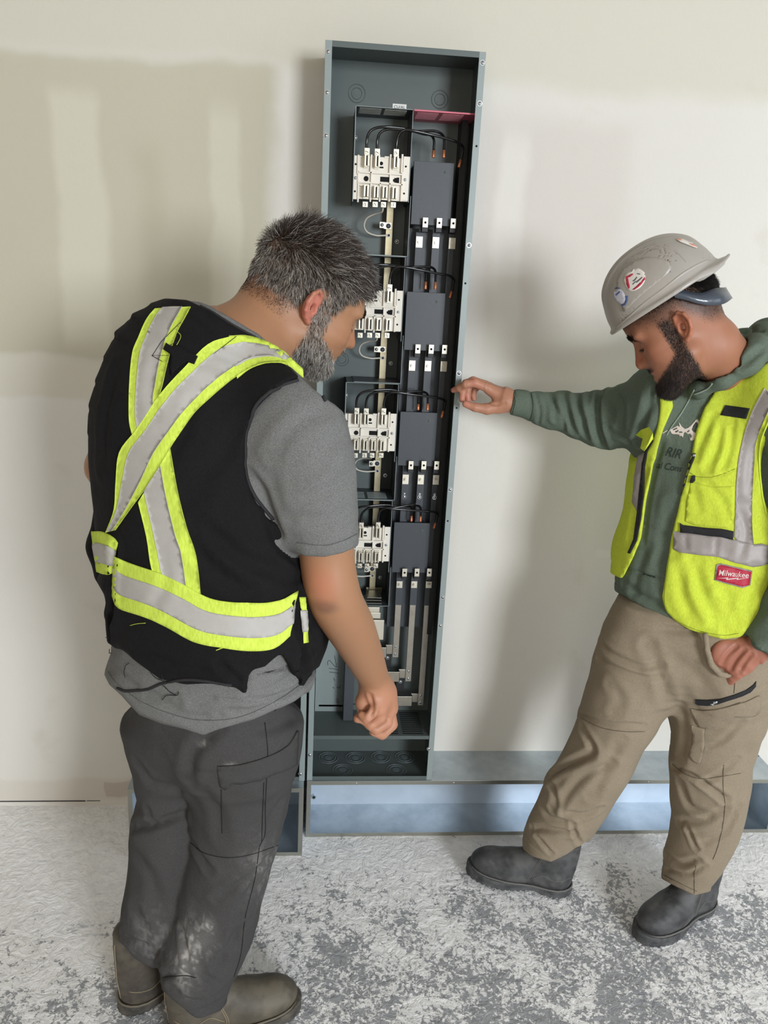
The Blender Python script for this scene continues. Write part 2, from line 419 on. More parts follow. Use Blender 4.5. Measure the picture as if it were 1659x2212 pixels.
for st in ([(572, 512), (590, 517), (602, 530)], [(574, 530), (600, 545)], [(560, 572), (590, 574), (616, 580)]):
    pts = [at(580+x/3.95, 1380+y/3.95, -.0124) for x, y in st]; pts = [(p[0], -.0124, p[2]) for p in pts]
    tube(bm, catmull(pts, 4) if len(pts) > 2 else pts, .0007, 5)
obj('lettering', bm, M_INK, plate)
a, b = at(741, 1557, -.07), at(764, 1395, -.07)
bm = BM(); bx(bm, a[0], b[0]+.006, -.07, -.012, a[2], b[2]+.05, .001); obj('side_shield', bm, M_GREY2, panel)

# meter compartments: left half, open-front boxes
def compartment(zt, zb, vents):
    x0, x1 = .0745, .2095; yf = -.122; t = .0014
    bm = BM()
    bx(bm, x0, x0+t, yf, -.003, zt-.21, zt); bx(bm, x1, x1+t, yf, -.003, zt-.205, zt)
    bx(bm, x1+.005, x1+.005+t, yf, -.003, zb, zt-.19); bx(bm, x0, x1+t, yf, -.003, zt-t, zt); bx(bm, x0+.02, x1+.006, yf, -.003, zb, zb+t)
    bx(bm, x1-.008, x1, -.024, -.0228, zt-.2, zt-.03)
    o = obj('compartment', bm, M_GREY2, panel)
    bm = BM()
    bx(bm, x0-.0004, x0+t, yf-.0008, yf, zt-.21, zt); bx(bm, x0, x1+t, yf-.0008, yf, zt-t*.8, zt); bx(bm, x1, x1+t*.8, yf-.0008, yf, zt-.205, zt)
    bx(bm, x1+.005, x1+.006, yf-.0008, yf, zb, zt-.19); bx(bm, x0+.02, x1+.006, yf-.0008, yf, zb, zb+t*.8)
    obj('compartment_edge', bm, M_FL, o)
    if vents:
        for z in ([zt-t-.0006] if vents == 1 else [zb+t+.0001]):
            for (a_, b_) in ((x0+.010, x0+.062), (x0+.070, x0+.122)):
                for k in range(8):
                    y = yf+.012+k*.0085; bm = BM(); bx(bm, a_, b_, y, y+.0035, z, z+.0006); obj('vent_slot', bm, M_EDGE if vents == 1 else M_FL, o)
    for (px, pz) in ((x0+.006, zt-.05), (x1-.012, zt-.16), (x1-.012, zb+.04)):
        screw(o, (px, -.0035, pz), .004, cross=False)
    return o
PITCH = .3088; ZT = [1.8855-PITCH*k for k in range(4)]
for k in range(4):
    zt = [1.9925, 1.662, 1.3495, 1.038][k]; zb = [1.6625, 1.3505, 1.0385, .732][k]
    compartment(zt, zb, [1, 0, 2, 2][k])
# pink louvred barrier beside the top compartment
z = 1.989; bm = BM(); bx(bm, .212, PW-.003, -.128, -.003, z, z+.0014); bx(bm, .212, PW-.003, -.1295, -.128, z-.0005, z+.003)
pk = obj('pink_barrier', bm, M_PINK, panel)
for (a, b) in ((.222, .272), (.282, .332)):
    for k in range(8):
        y = -.115+k*.010; bm = BM(); bx(bm, a, b, y, y+.0045, z-.0007, z-.0001); obj('slot', bm, mat('pale_pink_enamel', (232, 150, 162), .5) if k == 0 and a < .23 else bpy.data.materials['pale_pink_enamel'], pk)
# CU/AL tag standing behind the top edge
p = at(863, 232, -.09); bm = BM(); bx(bm, p[0]-.0165, p[0]+.0165, -.0905, -.09, 1.9925, 2.0085)
tag_ = obj('wire_tag', bm, M_WHITE, panel)
def text(parent, s, loc, size, m, rot=(PI/2, 0, 0), name='lettering', ext=.0002, align='CENTER', shear=0):
    c = bpy.data.curves.new(name, 'FONT'); c.body = s; c.size = size; c.extrude = ext; c.align_x = align; c.align_y = 'CENTER'; c.shear = shear
    tmp = bpy.data.objects.new(name, c); me = bpy.data.meshes.new_from_object(tmp); bpy.data.objects.remove(tmp)
    me.materials.clear(); me.materials.append(m)
    o = bpy.data.objects.new(name, me); COL.objects.link(o); o.rotation_euler = rot
    o.parent = parent; o.location = Vector(loc) - (parent.location if parent.type == 'EMPTY' else Vector((0, 0, 0)))
    return o
text(tag_, 'CU/AL', (p[0], -.0908, 2.0015), .0095, M_INK)

# cream socket bases: zoom coordinates of the first one -> local (a, b)
def zu(x, y):
    b = ((y-1140)-40*(x-340)/512)/(400+40*15/512); a = (x-340+15*b)/512
    return .0715+.1365*a, -.0985*b
def base(zt):
    yf = -.119
    bm = BM()
    def q(x0, x1, y0, y1, ya, yb, mi=0, bev=.0004):
        a = zu(x0, (y0+y1)/2); b = zu(x1, (y0+y1)/2); c = zu((x0+x1)/2, y0); d = zu((x0+x1)/2, y1)
        bx(bm, a[0], b[0], ya, yb, zt+d[1], zt+c[1], bev, mi)
    q(345, 848, 1160, 1550, yf, yf+.012); q(345, 400, 1145, 1540, yf-.003, yf); q(790, 848, 1160, 1560, yf-.003, yf)
    q(400, 495, 1150, 1165, yf-.002, yf+.01); q(520, 570, 1150, 1168, yf-.002, yf+.01); q(625, 668, 1155, 1170, yf-.002, yf+.01)
    for x in (388, 505, 677, 782): q(x-8, x+8, 1140, 1310, yf-.007, yf)
    for x in (388, 500, 584, 671, 780): q(x-7, x+7, 1395, 1568, yf-.007, yf)
    for x in (388, 507, 676, 785): q(x-6, x+6, 1300, 1400, yf-.006, yf)
    for y in (1308, 1400): q(385, 790, y-7, y+7, yf-.007, yf)
    q(405, 490, 1412, 1424, yf-.004, yf)
    root = obj('socket_base', bm, M_CREAM, panel)
    def hole(x, y, r, dy=0):
        a = zu(x, y); bm = BM(); cyl(bm, (a[0], yf-.0004-dy, zt+a[1]), (a[0], yf+.0-dy, zt+a[1]), r, 18); obj('opening', bm, M_HOLE, root)
    hole(460, 1352, .006); hole(597, 1217, .0042)
    for x, y in ((366, 1222), (358, 1467), (817, 1250), (804, 1495)): hole(x, y, .0024, .003)
    def hq(*qs):
        bm = BM()
        for x0, x1, y0, y1 in qs:
            a = zu(x0, y0); b = zu(x1, y1); bx(bm, a[0], b[0], yf-.0004, yf, zt+b[1], zt+a[1])
        obj('opening', bm, M_HOLE, root)
    hq((580, 616, 1245, 1262)); hq((588, 668, 1336, 1388)); hq((735, 758, 1346, 1398), (715, 736, 1350, 1394), (704, 716, 1360, 1384))
    for x, y in ((364, 1345), (811, 1370)):
        a = zu(x, y); screw(root, (a[0], yf-.003, zt+a[1]), .0034)
    def jaw(x, y, up):
        a = zu(x, y); cx, cz = a[0], zt+a[1]; bm = BM()
        for s in (-1, 1):
            bx(bm, cx+s*.0042-.0016, cx+s*.0042+.0016, yf-.021, yf, cz-.013, cz+.013, .0007)
            bx(bm, cx+s*.0022-.0006, cx+s*.0022+.0006, yf-.019, yf, cz-.012, cz+.012)
        bx(bm, cx-.0062, cx+.0062, yf-.004, yf, cz-.016, cz+.016, .0004)
        bx(bm, cx-.0058, cx+.0058, yf-.016, yf-.004, cz+.0128*(-1 if up else 1)-.001, cz+.0128*(-1 if up else 1)+.001)
        bx(bm, cx-.0011, cx+.0011, yf-.0115, yf-.004, cz-.011, cz+.011, mi=1)
        return obj('jaw', bm, [M_TAB, M_HOLE], root)
    def lug(x, y, w=.0125, h=.0155, tilt=None):
        a = zu(x, y); cx, cz = a[0], zt+a[1]; bm = BM()
        bx(bm, cx-w/2, cx+w/2, yf-.010, yf+.006, cz-h/2, cz+h/2, .0006)
        cyl(bm, (cx, yf-.010, cz), (cx, yf-.0125, cz), w*.33, 14)
        aa = random.uniform(.2, 1.4); 
        bx(bm, -w*.3, w*.3, -.0004, .0004, -.0006, .0006, mi=1, M=Matrix.Translation((cx, yf-.0126, cz)) @ Matrix.Rotation(aa, 4, 'Y'))
        return obj('lug', bm, [M_TAB, M_HOLE], root)
    for x, y in ((463, 1195), (557, 1203), (724, 1213)): jaw(x, y, True)
    for x, y in ((457, 1472), (547, 1482), (626, 1487), (714, 1495)): jaw(x, y, False)
    for x, y in ((465, 1118), (557, 1126), (727, 1132)): lug(x, y, h=.018)
    for x, y in ((450, 1590), (540, 1592), (616, 1596), (705, 1600)): lug(x, y, .0125, .0125)
    return root
def zw(x, y, dep, zt):
    """zoom coordinates on the first unit -> a point of the unit whose base top is at zt"""
    p = at(680+x/4.1475, 60+y/4.1475, dep); return (p[0], dep, p[2]-ZT[0]+zt)
def cable(zt, pts, j):
    P = [zw(x, y+random.uniform(-6, 6), d, zt) for x, y, d in pts[:-1]]
    P = catmull(P, 6); bm = BM(); tube(bm, P, .0031, 10); o = obj('cable', bm, M_CABLE, panel)
    e = zw(*pts[-1][:2], pts[-1][2], zt); s = P[-1]
    bm = BM(); tube(bm, [s, (s[0]+(e[0]-s[0])*.9, e[1], s[2]+(e[2]-s[2])*.9), e], [.0034, .0038, .0036], 10); obj('copper_tip', bm, M_COPPER, o)
for k in range(4):
    zt = ZT[k]; base(zt)
    d0, d1 = -.125, -.128
    cable(zt, [(465, 1108, d0), (466, 1010, d0), (486, 945, d1), (540, 905, d1), (640, 893, d1), (800, 905, -.12), (960, 945, -.11), (1040, 968, -.10), (1068, 1010, -.09), (1065, 1095, -.085), (1062, 1165, -.085)], 0)
    cable(zt, [(557, 1112, d0), (560, 1020, d0), (580, 955, d1), (630, 920, d1), (720, 910, d1), (900, 925, -.125), (1060, 925, -.115), (1130, 950, -.105), (1158, 995, -.095), (1157, 1095, -.088), (1154, 1165, -.088)], 1)
    cable(zt, [(727, 1115, d0), (735, 1030, d0), (755, 955, d1), (810, 918, -.132), (900, 925, -.132), (1060, 962, -.125), (1200, 995, -.115), (1290, 1030, -.105), (1327, 1075, -.095), (1318, 1140, -.088), (1308, 1185, -.085), (1290, 1252, -.085)], 2)
    # breaker mounting plate
    a = zw(888, 1190, -.075, zt); b = zw(1300, 1785, -.075, zt)
    bm = BM(); bx(bm, .2235, .3235, -.075, -.066, b[2], a[2], .0008); bx(bm, .2235, .30, -.066, -.003, b[2]+.01, a[2]-.01)
    pl = obj('mounting_plate', bm, M_GREY2, panel)
    for (x, y) in ((.302, -.022), (.267, a[2] and -(a[2]-b[2])+.008)): screw(pl, (x, -.0752, a[2]+y), .0034, m=M_GREY, cross=False)
    # tabs, lugs and covered bars
    for j, (tx, bx_) in enumerate(((990, 935), (1115, 1083), (1240, 1230))):
        c = zw(tx, 1745+j*4, -.088, zt); bm = BM()
        bx(bm, c[0]-.0066, c[0]+.0066, -.090, -.0875, c[2]-.0115, c[2]+.0115, .0004)
        cyl(bm, (c[0], -.0901, c[2]), (c[0], -.0905, c[2]), .003, 12, mi=1)
        o = obj('stab', bm, [M_TAB, M_HOLE], panel)
        bm = BM(); bx(bm, c[0]-.0075, c[0]+.0075, -.087, -.06, c[2]-.022, c[2]+.002, .0008); obj('stab_support', bm, M_BLACK, o)
        c2 = zw(bx_, 1920+j*6, -.064, zt); h = .0135 if k < 3 else .010
        bm = BM(); bx(bm, c2[0]-.0085, c2[0]+.0085, -.066, -.0635, c2[2]-h, c2[2]+h, .0004)
        cyl(bm, (c2[0], -.066, c2[2]), (c2[0], -.0675, c2[2]), .006, 16); cyl(bm, (c2[0], -.0675, c2[2]), (c2[0], -.0715, c2[2]), .0042, 6); cyl(bm, (c2[0], -.0715, c2[2]), (c2[0], -.0735, c2[2]), .0022, 10)
        obj('bus_lug', bm, M_TAB, panel)
# bus bars: dark sleeves for the upper part, bare metal below
zb1 = at(865, 1306, -.056)[2]
for j, (xu, ve) in enumerate(((935, 1419), (1083, 1471), (1230, 1523))):
    cx = zw(xu, 1920, -.056, ZT[0])[0]
    bm = BM(); bx(bm, cx-.0098, cx+.0098, -.0605, -.048, zb1, ZT[0]-.16, .0008); sl = obj('bus_sleeve', bm, M_GREY2, panel)
    zt = ZT[2]
    for dz, r in ((-.230, .0026), (-.239, .0045)):
        screw(sl, (cx-.001, -.0607, zt+dz+.004), r, cross=False)
    ze = at(865+30*j, ve, -.056)[2]
    bm = BM(); bx(bm, cx-.0085, cx+.0085, -.0590, -.0535, ze, zb1, .0005); bar = obj('bus_bar', bm, M_TIN, panel)
    # strap running to the left
    zc = ze+.022; x0 = .215+.012*j
    bm = BM()
    bx(bm, x0-.055, cx-.028, -.0735, -.071, zc-.016, zc+.016, .001); bx(bm, cx-.0305, cx-.028, -.0735, -.058, zc-.016, zc+.016, .001); bx(bm, cx-.030, cx+.006, -.0535, -.0505, zc-.0145, zc+.0145, .001)
    obj('bus_strap', bm, M_TIN, panel)
    for dz in (-.012, .012): screw(bar, (cx-.001, -.0592, ze+.022+dz), .0038)
    if j < 2:
        bm = BM(); bx(bm, cx-.034, cx-.010, -.05, -.02, zc-.062, zc-.012, .001); ins = obj('insulator', bm, M_BLACK, panel)
        screw(ins, (cx-.022, -.0502, zc-.028), .004)
bm = BM(); bx(bm, .338, .352, -.062, -.003, .62, 2.0); obj('side_rail', bm, M_BLACK, panel)
bm = BM(); bx(bm, .222, .336, -.030, -.003, ZT[3]-.33, ZT[0]-.15); obj('bus_backing', bm, mat('slate_enamel', (58, 64, 70), .4), panel)
bm = BM(); cyl(bm, (PW-.004, -.115, at(925, 1533, -.11)[2]), (PW-.002, -.115, at(925, 1533, -.11)[2]), .009, 20); obj('side_bushing', bm, M_ZINC, panel)
# neutral strip with clamps and the looped white wires
nx = at(842.7, 455, -.03)[0]
bm = BM(); bx(bm, nx-.0085, nx+.0085, -.032, -.027, .745, 1.84, .0005); ns = obj('neutral_bar', bm, M_BRASS, panel)
for k in range(4):
    zt = ZT[k]
    c = zw(612, 1768, -.045, zt); c[1]
    bm = BM(); bx(bm, c[0]-.009, c[0]+.004, -.048, -.036, c[2]-.0075, c[2]+.0075, .0006); bx(bm, c[0]+.002, c[0]+.022, -.038, -.033, c[2]-.0085, c[2]+.0075, .0004)
    cl = obj('wire_clamp', bm, M_TAB, panel); screw(cl, (c[0]-.003, -.048, c[2]), .004); screw(cl, (c[0]+.014, -.038, c[2]-.001), .005, cross=False, m=M_GREY2)
    P = [zw(x, y, d, zt) for x, y, d in ((612, 1612, -.112), (600, 1650, -.10), (540, 1668, -.08), (468, 1705, -.065), (442, 1770, -.055), (470, 1830, -.045), (545, 1860, -.036), (600, 1862, -.034), (648, 1860, -.033))]
    bm = BM(); tube(bm, catmull(P, 6), .0022, 8); w_ = obj('bonding_wire', bm, M_WIRE, panel)
    q = zw(662, 1860, -.033, zt); bm = BM(); cyl(bm, (q[0], -.032, q[2]), (q[0], -.0345, q[2]), .0048, 14); dome(bm, (q[0], -.0345, q[2]), (0, -1, 0), .0034, .002, 10, 3, mi=1); obj('ring_terminal', bm, [M_ZINC, M_GREY2], w_)
# bracket and louvred flange at the foot of the meter stack
a = at(822, 1316, -.06)
for i, (u0, v0, u1, v1, d) in enumerate(((800, 1312, 820, 1322, -.05), (806, 1324, 822, 1336, -.056), (806, 1340, 830, 1382, -.062))):
    p, q = at(u0, v1, d), at(u1, v0, d); bm = BM(); bx(bm, p[0]-.02, q[0], d, d+.012, p[2], q[2], .001); obj('bracket', bm, M_TAB, panel)
for k in range(4):
    z = at(812, 1292+k*5, -.10)[2]; bm = BM(); bx(bm, .155, .196, -.10-.002*k, -.045, z, z+.0015); obj('louvre', bm, M_EDGE, panel)
p, q = at(790, 1289, -.02), at(822, 1268, -.02); bm = BM(); bx(bm, p[0], q[0]+.004, -.026, -.021, p[2], q[2], .0004); obj('strip_bracket', bm, M_BRASS, panel)

# ------------------------------------------------------------------ the short panel behind the first man
p2 = empty('electrical_panel', (-.32, 0, .2248)); setp(p2, 'shorter open grey panel standing on the short trough, mostly hidden behind the bearded man', 'electrical panel')
enclosure(p2, -.332, -.0065, .1993, .2248, .93)
p = at(649, 1671, -.1993); screw(p2, (p[0], -.2009, p[2]), .0048)
for (x, z) in ((-.325, .30), (-.325, .85), (-.014, .86)): screw(p2, (x, -.2009, z), .0048)

# ------------------------------------------------------------------ smooth solids from distance fields
def smin(a, b, k):
    h = np.clip(.5+.5*(b-a)/k, 0, 1); return b+(a-b)*h-k*h*(1-h)
def smax(a, b, k): return -smin(-a, -b, k)
def s_ell(P, c, r, R=None):
    q = P-np.array(c)
    if R is not None: q = q @ R
    r = np.array(r); k0 = np.linalg.norm(q/r, axis=1); k1 = np.linalg.norm(q/(r*r), axis=1)+1e-9
    return k0*(k0-1)/k1
def s_cap(P, a, b, ra, rb=None):
    a, b = np.array(a), np.array(b); rb = ra if rb is None else rb; d = b-a
    t = np.clip((P-a) @ d/(d @ d), 0, 1); return np.linalg.norm(P-a-t[:, None]*d, axis=1)-(ra+(rb-ra)*t)
def s_chain(P, pts, rs, k=.004):
    o = None
    for i in range(len(pts)-1):
        d = s_cap(P, pts[i], pts[i+1], rs[i], rs[i+1]); o = d if o is None else smin(o, d, k)
    return o
def seg_dist(P, pts):
    o = None
    for i in range(len(pts)-1):
        d = s_cap(P, pts[i], pts[i+1], 0., 0.); o = d if o is None else np.minimum(o, d)
    return o
def s_tube(P, rings, sub=4, cap=True, ex=2.):
    """elliptical tube; rings = [(centre, side axis, half width, half depth)]"""
    C = catmull([r[0] for r in rings], sub); N = len(C)
    tt = np.arange(N)/sub; rr = np.array([[r[2], r[3]] for r in rings]); uu = np.array([r[1] for r in rings], float)
    R = np.stack([np.interp(tt, range(len(rings)), rr[:, i]) for i in (0, 1)], 1)
    U = np.stack([np.interp(tt, range(len(rings)), uu[:, i]) for i in range(3)], 1)
    best = None
    for i in range(N-1):
        a, b = C[i], C[i+1]; d = b-a; L = np.linalg.norm(d); n = d/L
        w = (P-a) @ n/L; t = np.clip(w, 0, 1)
        q = P-(a+t[:, None]*d); u = U[i]-n*(U[i] @ n); u = u/np.linalg.norm(u); v = np.cross(n, u)
        rx = R[i, 0]+(R[i+1, 0]-R[i, 0])*t; ry = R[i, 1]+(R[i+1, 1]-R[i, 1])*t
        x, y = q @ u, q @ v
        if ex == 2.: k = np.sqrt((x/rx)**2+(y/ry)**2)
        else: k = (np.abs(x/rx)**ex+np.abs(y/ry)**ex)**(1/ex)
        dd = (k-1)*np.minimum(rx, ry)
        over = np.maximum(np.maximum(-w, w-1), 0)*L
        end = ((w < 0) & (i == 0)) | ((w > 1) & (i == N-2))
        dd = np.where(over > 0, np.where(end, np.sqrt(np.maximum(dd, 0)**2+over**2), np.sqrt(np.maximum(dd, 0)**2+over**2)+np.minimum(dd, 0)), dd)
        best = dd if best is None else np.minimum(best, dd)
    return best
_rs = np.random.RandomState(5)
_wd = [(v/np.linalg.norm(v), p) for v, p in [(_rs.randn(3), _rs.rand()*6.28) for _ in range(24)]]
def wav(P, scale, i0=0, n=5):
    """smooth wavy field in about -1..1; scale = waves per metre"""
    o = 0
    for j in range(n):
        d, ph = _wd[(i0+j) % 24]; d2, ph2 = _wd[(i0+j+7) % 24]
        o = o+np.sin(P @ d*scale*(.7+.25*j)*6.28+ph+1.6*np.sin(P @ d2*scale*.8*6.28+ph2))
    return o/n*1.6
def grooves(P, items):
    """items = [(polyline, width, depth)]; positive depth sinks"""
    o = 0
    for pts, w, dep in items: o = o+dep*np.exp(-(seg_dist(P, pts)/w)**2)
    return o
def surface(fn, lo, hi, h):
    """mesh (verts, quads) of fn = 0 by surface nets; evaluated fully only near the surface"""
    lo = np.array(lo, float); hi = np.array(hi, float); S = 5
    n = (np.ceil((hi-lo)/h/S).astype(int)+1)*S; nc = n//S
    def grid(n_, st, off=0):
        g = [lo[i]+off+np.arange(n_[i])*st for i in range(3)]
        return np.stack(np.meshgrid(*g, indexing='ij'), -1).reshape(-1, 3)
    pc = grid(nc, h*S, h*(S-1)/2); vc = np.concatenate([fn(pc[i:i+400000]) for i in range(0, len(pc), 400000)]).reshape(nc)
    near = np.abs(vc) < h*S*1.75
    full = np.repeat(np.repeat(np.repeat(vc, S, 0), S, 1), S, 2).astype(np.float32)
    nf = np.repeat(np.repeat(np.repeat(near, S, 0), S, 1), S, 2)
    idx = np.nonzero(nf.ravel())[0]
    out = full.ravel()
    for i in range(0, len(idx), 400000):
        ii = idx[i:i+400000]; x, r = np.divmod(ii, n[1]*n[2]); y, z = np.divmod(r, n[2])
        out[ii] = fn(lo+np.stack([x, y, z], 1)*h)
    V = out.reshape(n); s = V < 0
    s[0] = s[-1] = False; s[:, 0] = s[:, -1] = False; s[:, :, 0] = s[:, :, -1] = False
    acc = np.zeros(tuple(n-1)+(3,), np.float32); cnt = np.zeros(tuple(n-1), np.float32)
    for ax in range(3):
        sl0 = [slice(None)]*3; sl1 = [slice(None)]*3; sl0[ax] = slice(0, -1); sl1[ax] = slice(1, None)
        a, b = V[tuple(sl0)], V[tuple(sl1)]; ch = s[tuple(sl0)] != s[tuple(sl1)]
        X = np.nonzero(ch); t = np.clip(a[ch]/(a[ch]-b[ch]+1e-12), 0.02, .98)
        pos = np.stack(X, 1).astype(np.float32); pos[:, ax] += t
        o = [i for i in range(3) if i != ax]
        for da in (0, -1):
            for db in (0, -1):
                c = [X[0].copy(), X[1].copy(), X[2].copy()]; c[o[0]] += da; c[o[1]] += db
                ok = np.ones(len(X[0]), bool)
                for i in range(3): ok &= (c[i] >= 0) & (c[i] < n[i]-1)
                cc = tuple(q[ok] for q in c); np.add.at(acc, cc, pos[ok]); np.add.at(cnt, cc, 1)
    act = cnt > 0; ids = -np.ones(tuple(n-1), np.int64); ids[act] = np.arange(act.sum())
    verts = lo+(acc[act]/cnt[act][:, None])*h
    quads = []
    for ax in range(3):
        o = [(ax+1) % 3, (ax+2) % 3]
        sl0 = [slice(1, -1)]*3; sl1 = [slice(1, -1)]*3; sl0[ax] = slice(0, -1); sl1[ax] = slice(1, None)
        a, b = s[tuple(sl0)], s[tuple(sl1)]
        for flip in (False, True):
            X = np.nonzero((a & ~b) if not flip else (~a & b)); X = list(X)
            for i in o: X[i] = X[i]+1
            def cid(d0, d1):
                c = [X[0].copy(), X[1].copy(), X[2].copy()]; c[o[0]] += d0; c[o[1]] += d1; return ids[tuple(c)]
            q = [cid(-1, -1), cid(0, -1), cid(0, 0), cid(-1, 0)]
            if flip: q = q[::-1]
            quads.append(np.stack(q, 1))
    return verts, np.concatenate(quads)
def np_mesh(name, V, Q, m, parent=None, col=None, mi=None, smooth=True):
    me = bpy.data.meshes.new(name); k = Q.shape[1]
    me.vertices.add(len(V)); me.vertices.foreach_set('co', np.ascontiguousarray(V, np.float32).ravel())
    me.loops.add(Q.size); me.loops.foreach_set('vertex_index', Q.astype(np.int32).ravel())
    me.polygons.add(len(Q)); me.polygons.foreach_set('loop_start', np.arange(len(Q), dtype=np.int32)*k)
    me.update(calc_edges=True)
    if smooth: me.polygons.foreach_set('use_smooth', np.ones(len(Q), bool))
    if mi is not None: me.polygons.foreach_set('material_index', mi.astype(np.int32))
    if col is not None:
        a = me.color_attributes.new('Col', 'FLOAT_COLOR', 'POINT')
        a.data.foreach_set('color', np.concatenate([col, np.ones((len(col), 1))], 1).astype(np.float32).ravel())
    return obj(name, me, m, parent)
def relax(V, Q, n=4, f=.5, keep=None):
    """gentle smoothing of a mesh"""
    e = np.concatenate([Q[:, [0, 1]], Q[:, [1, 2]], Q[:, [2, 3]], Q[:, [3, 0]]]); e = np.concatenate([e, e[:, ::-1]])
    cnt = np.bincount(e[:, 0], minlength=len(V))[:, None]+1e-9; V = V.copy()
    for _ in range(n):
        m = np.stack([np.bincount(e[:, 0], V[e[:, 1], i], minlength=len(V)) for i in range(3)], 1)/cnt
        V = V+(m-V)*(f if keep is None else f*keep[:, None])
    return V
def vnorm(V, Q):
    n = np.cross(V[Q[:, 2]]-V[Q[:, 0]], V[Q[:, 3]]-V[Q[:, 1]]); N = np.zeros_like(V)
    for i in range(4):
        for a in range(3): N[:, a] += np.bincount(Q[:, i], n[:, a], minlength=len(V))
    return N/(np.linalg.norm(N, axis=1)[:, None]+1e-12)
def crease(V, Q, items, rim=.55):
    """folds in cloth: traced lines put down on the surface, pressed in with a soft swell beside them; items = [(line, width, depth)]"""
    b = BVHTree.FromPolygons([tuple(p) for p in V], [tuple(q) for q in Q]); N = vnorm(V, Q); D = np.zeros(len(V))
    for px, w, dep in items:
        P = []
        for x, y in (smooth2(px, 4) if len(px) > 2 else px):
            l, nr, *_ = hit(b, x, y)
            if l is not None: P.append(np.array(l))
        if len(P) < 2: continue
        A = np.array(P); lo, hi = A.min(0)-w*4.5, A.max(0)+w*4.5
        ii = np.nonzero(((V > lo) & (V < hi)).all(1))[0]
        if not len(ii): continue
        d = seg_dist(V[ii], P)
        e0, e1 = np.linalg.norm(V[ii]-P[0], axis=1), np.linalg.norm(V[ii]-P[-1], axis=1)
        fade = smoothstep(np.minimum(e0, e1), 0, w*2.2)*.75+.25
        D[ii] += fade*dep*(-np.exp(-(d/w)**2)+rim*np.exp(-((d-1.9*w)/w)**2))
    return V+N*D[:, None]
def merge(parts):
    V, Q, k = [], [], 0
    for v, q in parts: V.append(v); Q.append(q+k); k += len(v)
    return np.concatenate(V), np.concatenate(Q)
def smoothstep(x, a, b):
    t = np.clip((x-a)/(b-a), 0, 1); return t*t*(3-2*t)
def mixc(c, c2, f): return c*(1-f[:, None])+np.array(c2)*f[:, None]

# ---- laying flat trims on cloth: the outline is traced, then each point is put down on the surface it is sewn to
def bvh_of(*objs):
    V, F, k = [], [], 0
    for o in objs:
        me = o.data; n = len(me.vertices); v = np.empty(n*3); me.vertices.foreach_get('co', v)
        V.append(v.reshape(-1, 3)); F += [tuple(i+k for i in p.vertices) for p in me.polygons]; k += n
    V = np.concatenate(V)
    return BVHTree.FromPolygons([tuple(p) for p in V], F)
CPV = Vector(CP)
def hit(bvh, u, v):
    d = Vector(FWD + RGT*(u-829.5)/FPX - UPV*(v-1106)/FPX).normalized()
    return bvh.ray_cast(CPV, d, 6)
def lay(name, bvh, polys, m, parent, lift=.0012, thick=.0012, step=7, prev=None, sag=True):
    """polys: list of pixel outlines laid on bvh as one thin sheet with thickness"""
    V, F = [], []
    for poly in polys:
        P = [Vector((float(x), float(y))) for x, y in poly]; B = []
        for i in range(len(P)):
            a, b = P[i], P[(i+1) % len(P)]; n = max(1, int((b-a).length/step))
            B += [a+(b-a)*k/n for k in range(n)]
        xs = [p.x for p in B]; ys = [p.y for p in B]; inner = []
        def inside(x, y):
            c = False; j = len(B)-1
            for i in range(len(B)):
                if (B[i].y > y) != (B[j].y > y) and x < (B[j].x-B[i].x)*(y-B[i].y)/(B[j].y-B[i].y)+B[i].x: c = not c
                j = i
            return c
        y = min(ys)+step*.6; r = 0
        while y < max(ys):
            x = min(xs)+step*(.5 if r % 2 else .1)
            while x < max(xs):
                if inside(x, y) and min((Vector((x, y))-b).length for b in B) > step*.45: inner.append(Vector((x, y)))
                x += step
            y += step*.87; r += 1
        pts, _, faces, *_x = delaunay_2d_cdt(B+inner, [], [list(range(len(B)))], 1, 1e-5)
        k = len(V); H = []
        last = None
        for p in pts:
            loc, nrm, _i, _d = hit(bvh, p.x, p.y); H.append((loc, nrm))
        ok = [h for h in H if h[0] is not None]
        if not ok: continue
        for i, (loc, nrm) in enumerate(H):
            if loc is None:   # just past the edge: take the depth of the nearest point that lies on the cloth
                j = min((j for j in range(len(H)) if H[j][0] is not None), key=lambda j: (pts[j]-pts[i]).length)
                l2, n2 = H[j]; d = Vector(FWD + RGT*(pts[i].x-829.5)/FPX - UPV*(pts[i].y-1106)/FPX).normalized()
                loc = CPV+d*(l2-CPV).length; nrm = n2
            V.append((loc, nrm))
        F += [tuple(i+k for i in f) for f in faces]
    n = len(V); bm = BM(); nn = []
    adj = [[] for _ in V]
    for f in F:
        for a in f: adj[a] += [b for b in f if b != a]
    for i, (l, r) in enumerate(V):
        s = r.copy()
        for j in adj[i]: s += V[j][1]
        nn.append(s.normalized())
    top = [bm.verts.new(V[i][0]+nn[i]*(lift+thick)) for i in range(n)]; bot = [bm.verts.new(V[i][0]+nn[i]*(lift-.001)) for i in range(n)]
    cnt = {}
    for f in F:
        a = [top[i] for i in f]
        try: q = bm.faces.new(a)
        except ValueError: continue
        q.normal_update()
        if q.normal.dot(nn[f[0]]) < 0: q.normal_flip()
        q.smooth = True
        for i in range(len(f)):
            e = (f[i], f[(i+1) % len(f)]); cnt[tuple(sorted(e))] = cnt.get(tuple(sorted(e)), 0)+1
    for (i, j), c in cnt.items():
        if c == 1: bm.faces.new((top[i], top[j], bot[j], bot[i]))
    for v in [v for v in bm.verts if not v.link_faces]: bm.verts.remove(v)
    me = bpy.data.meshes.new(name); bm.to_mesh(me); bm.free()
    return obj(name, me, m, parent)
def ribbon_poly(L, R): return list(L)+list(R)[::-1]
def smooth2(pts, n=5): return [tuple(p) for p in catmull([(x, y) for x, y in pts], n)]
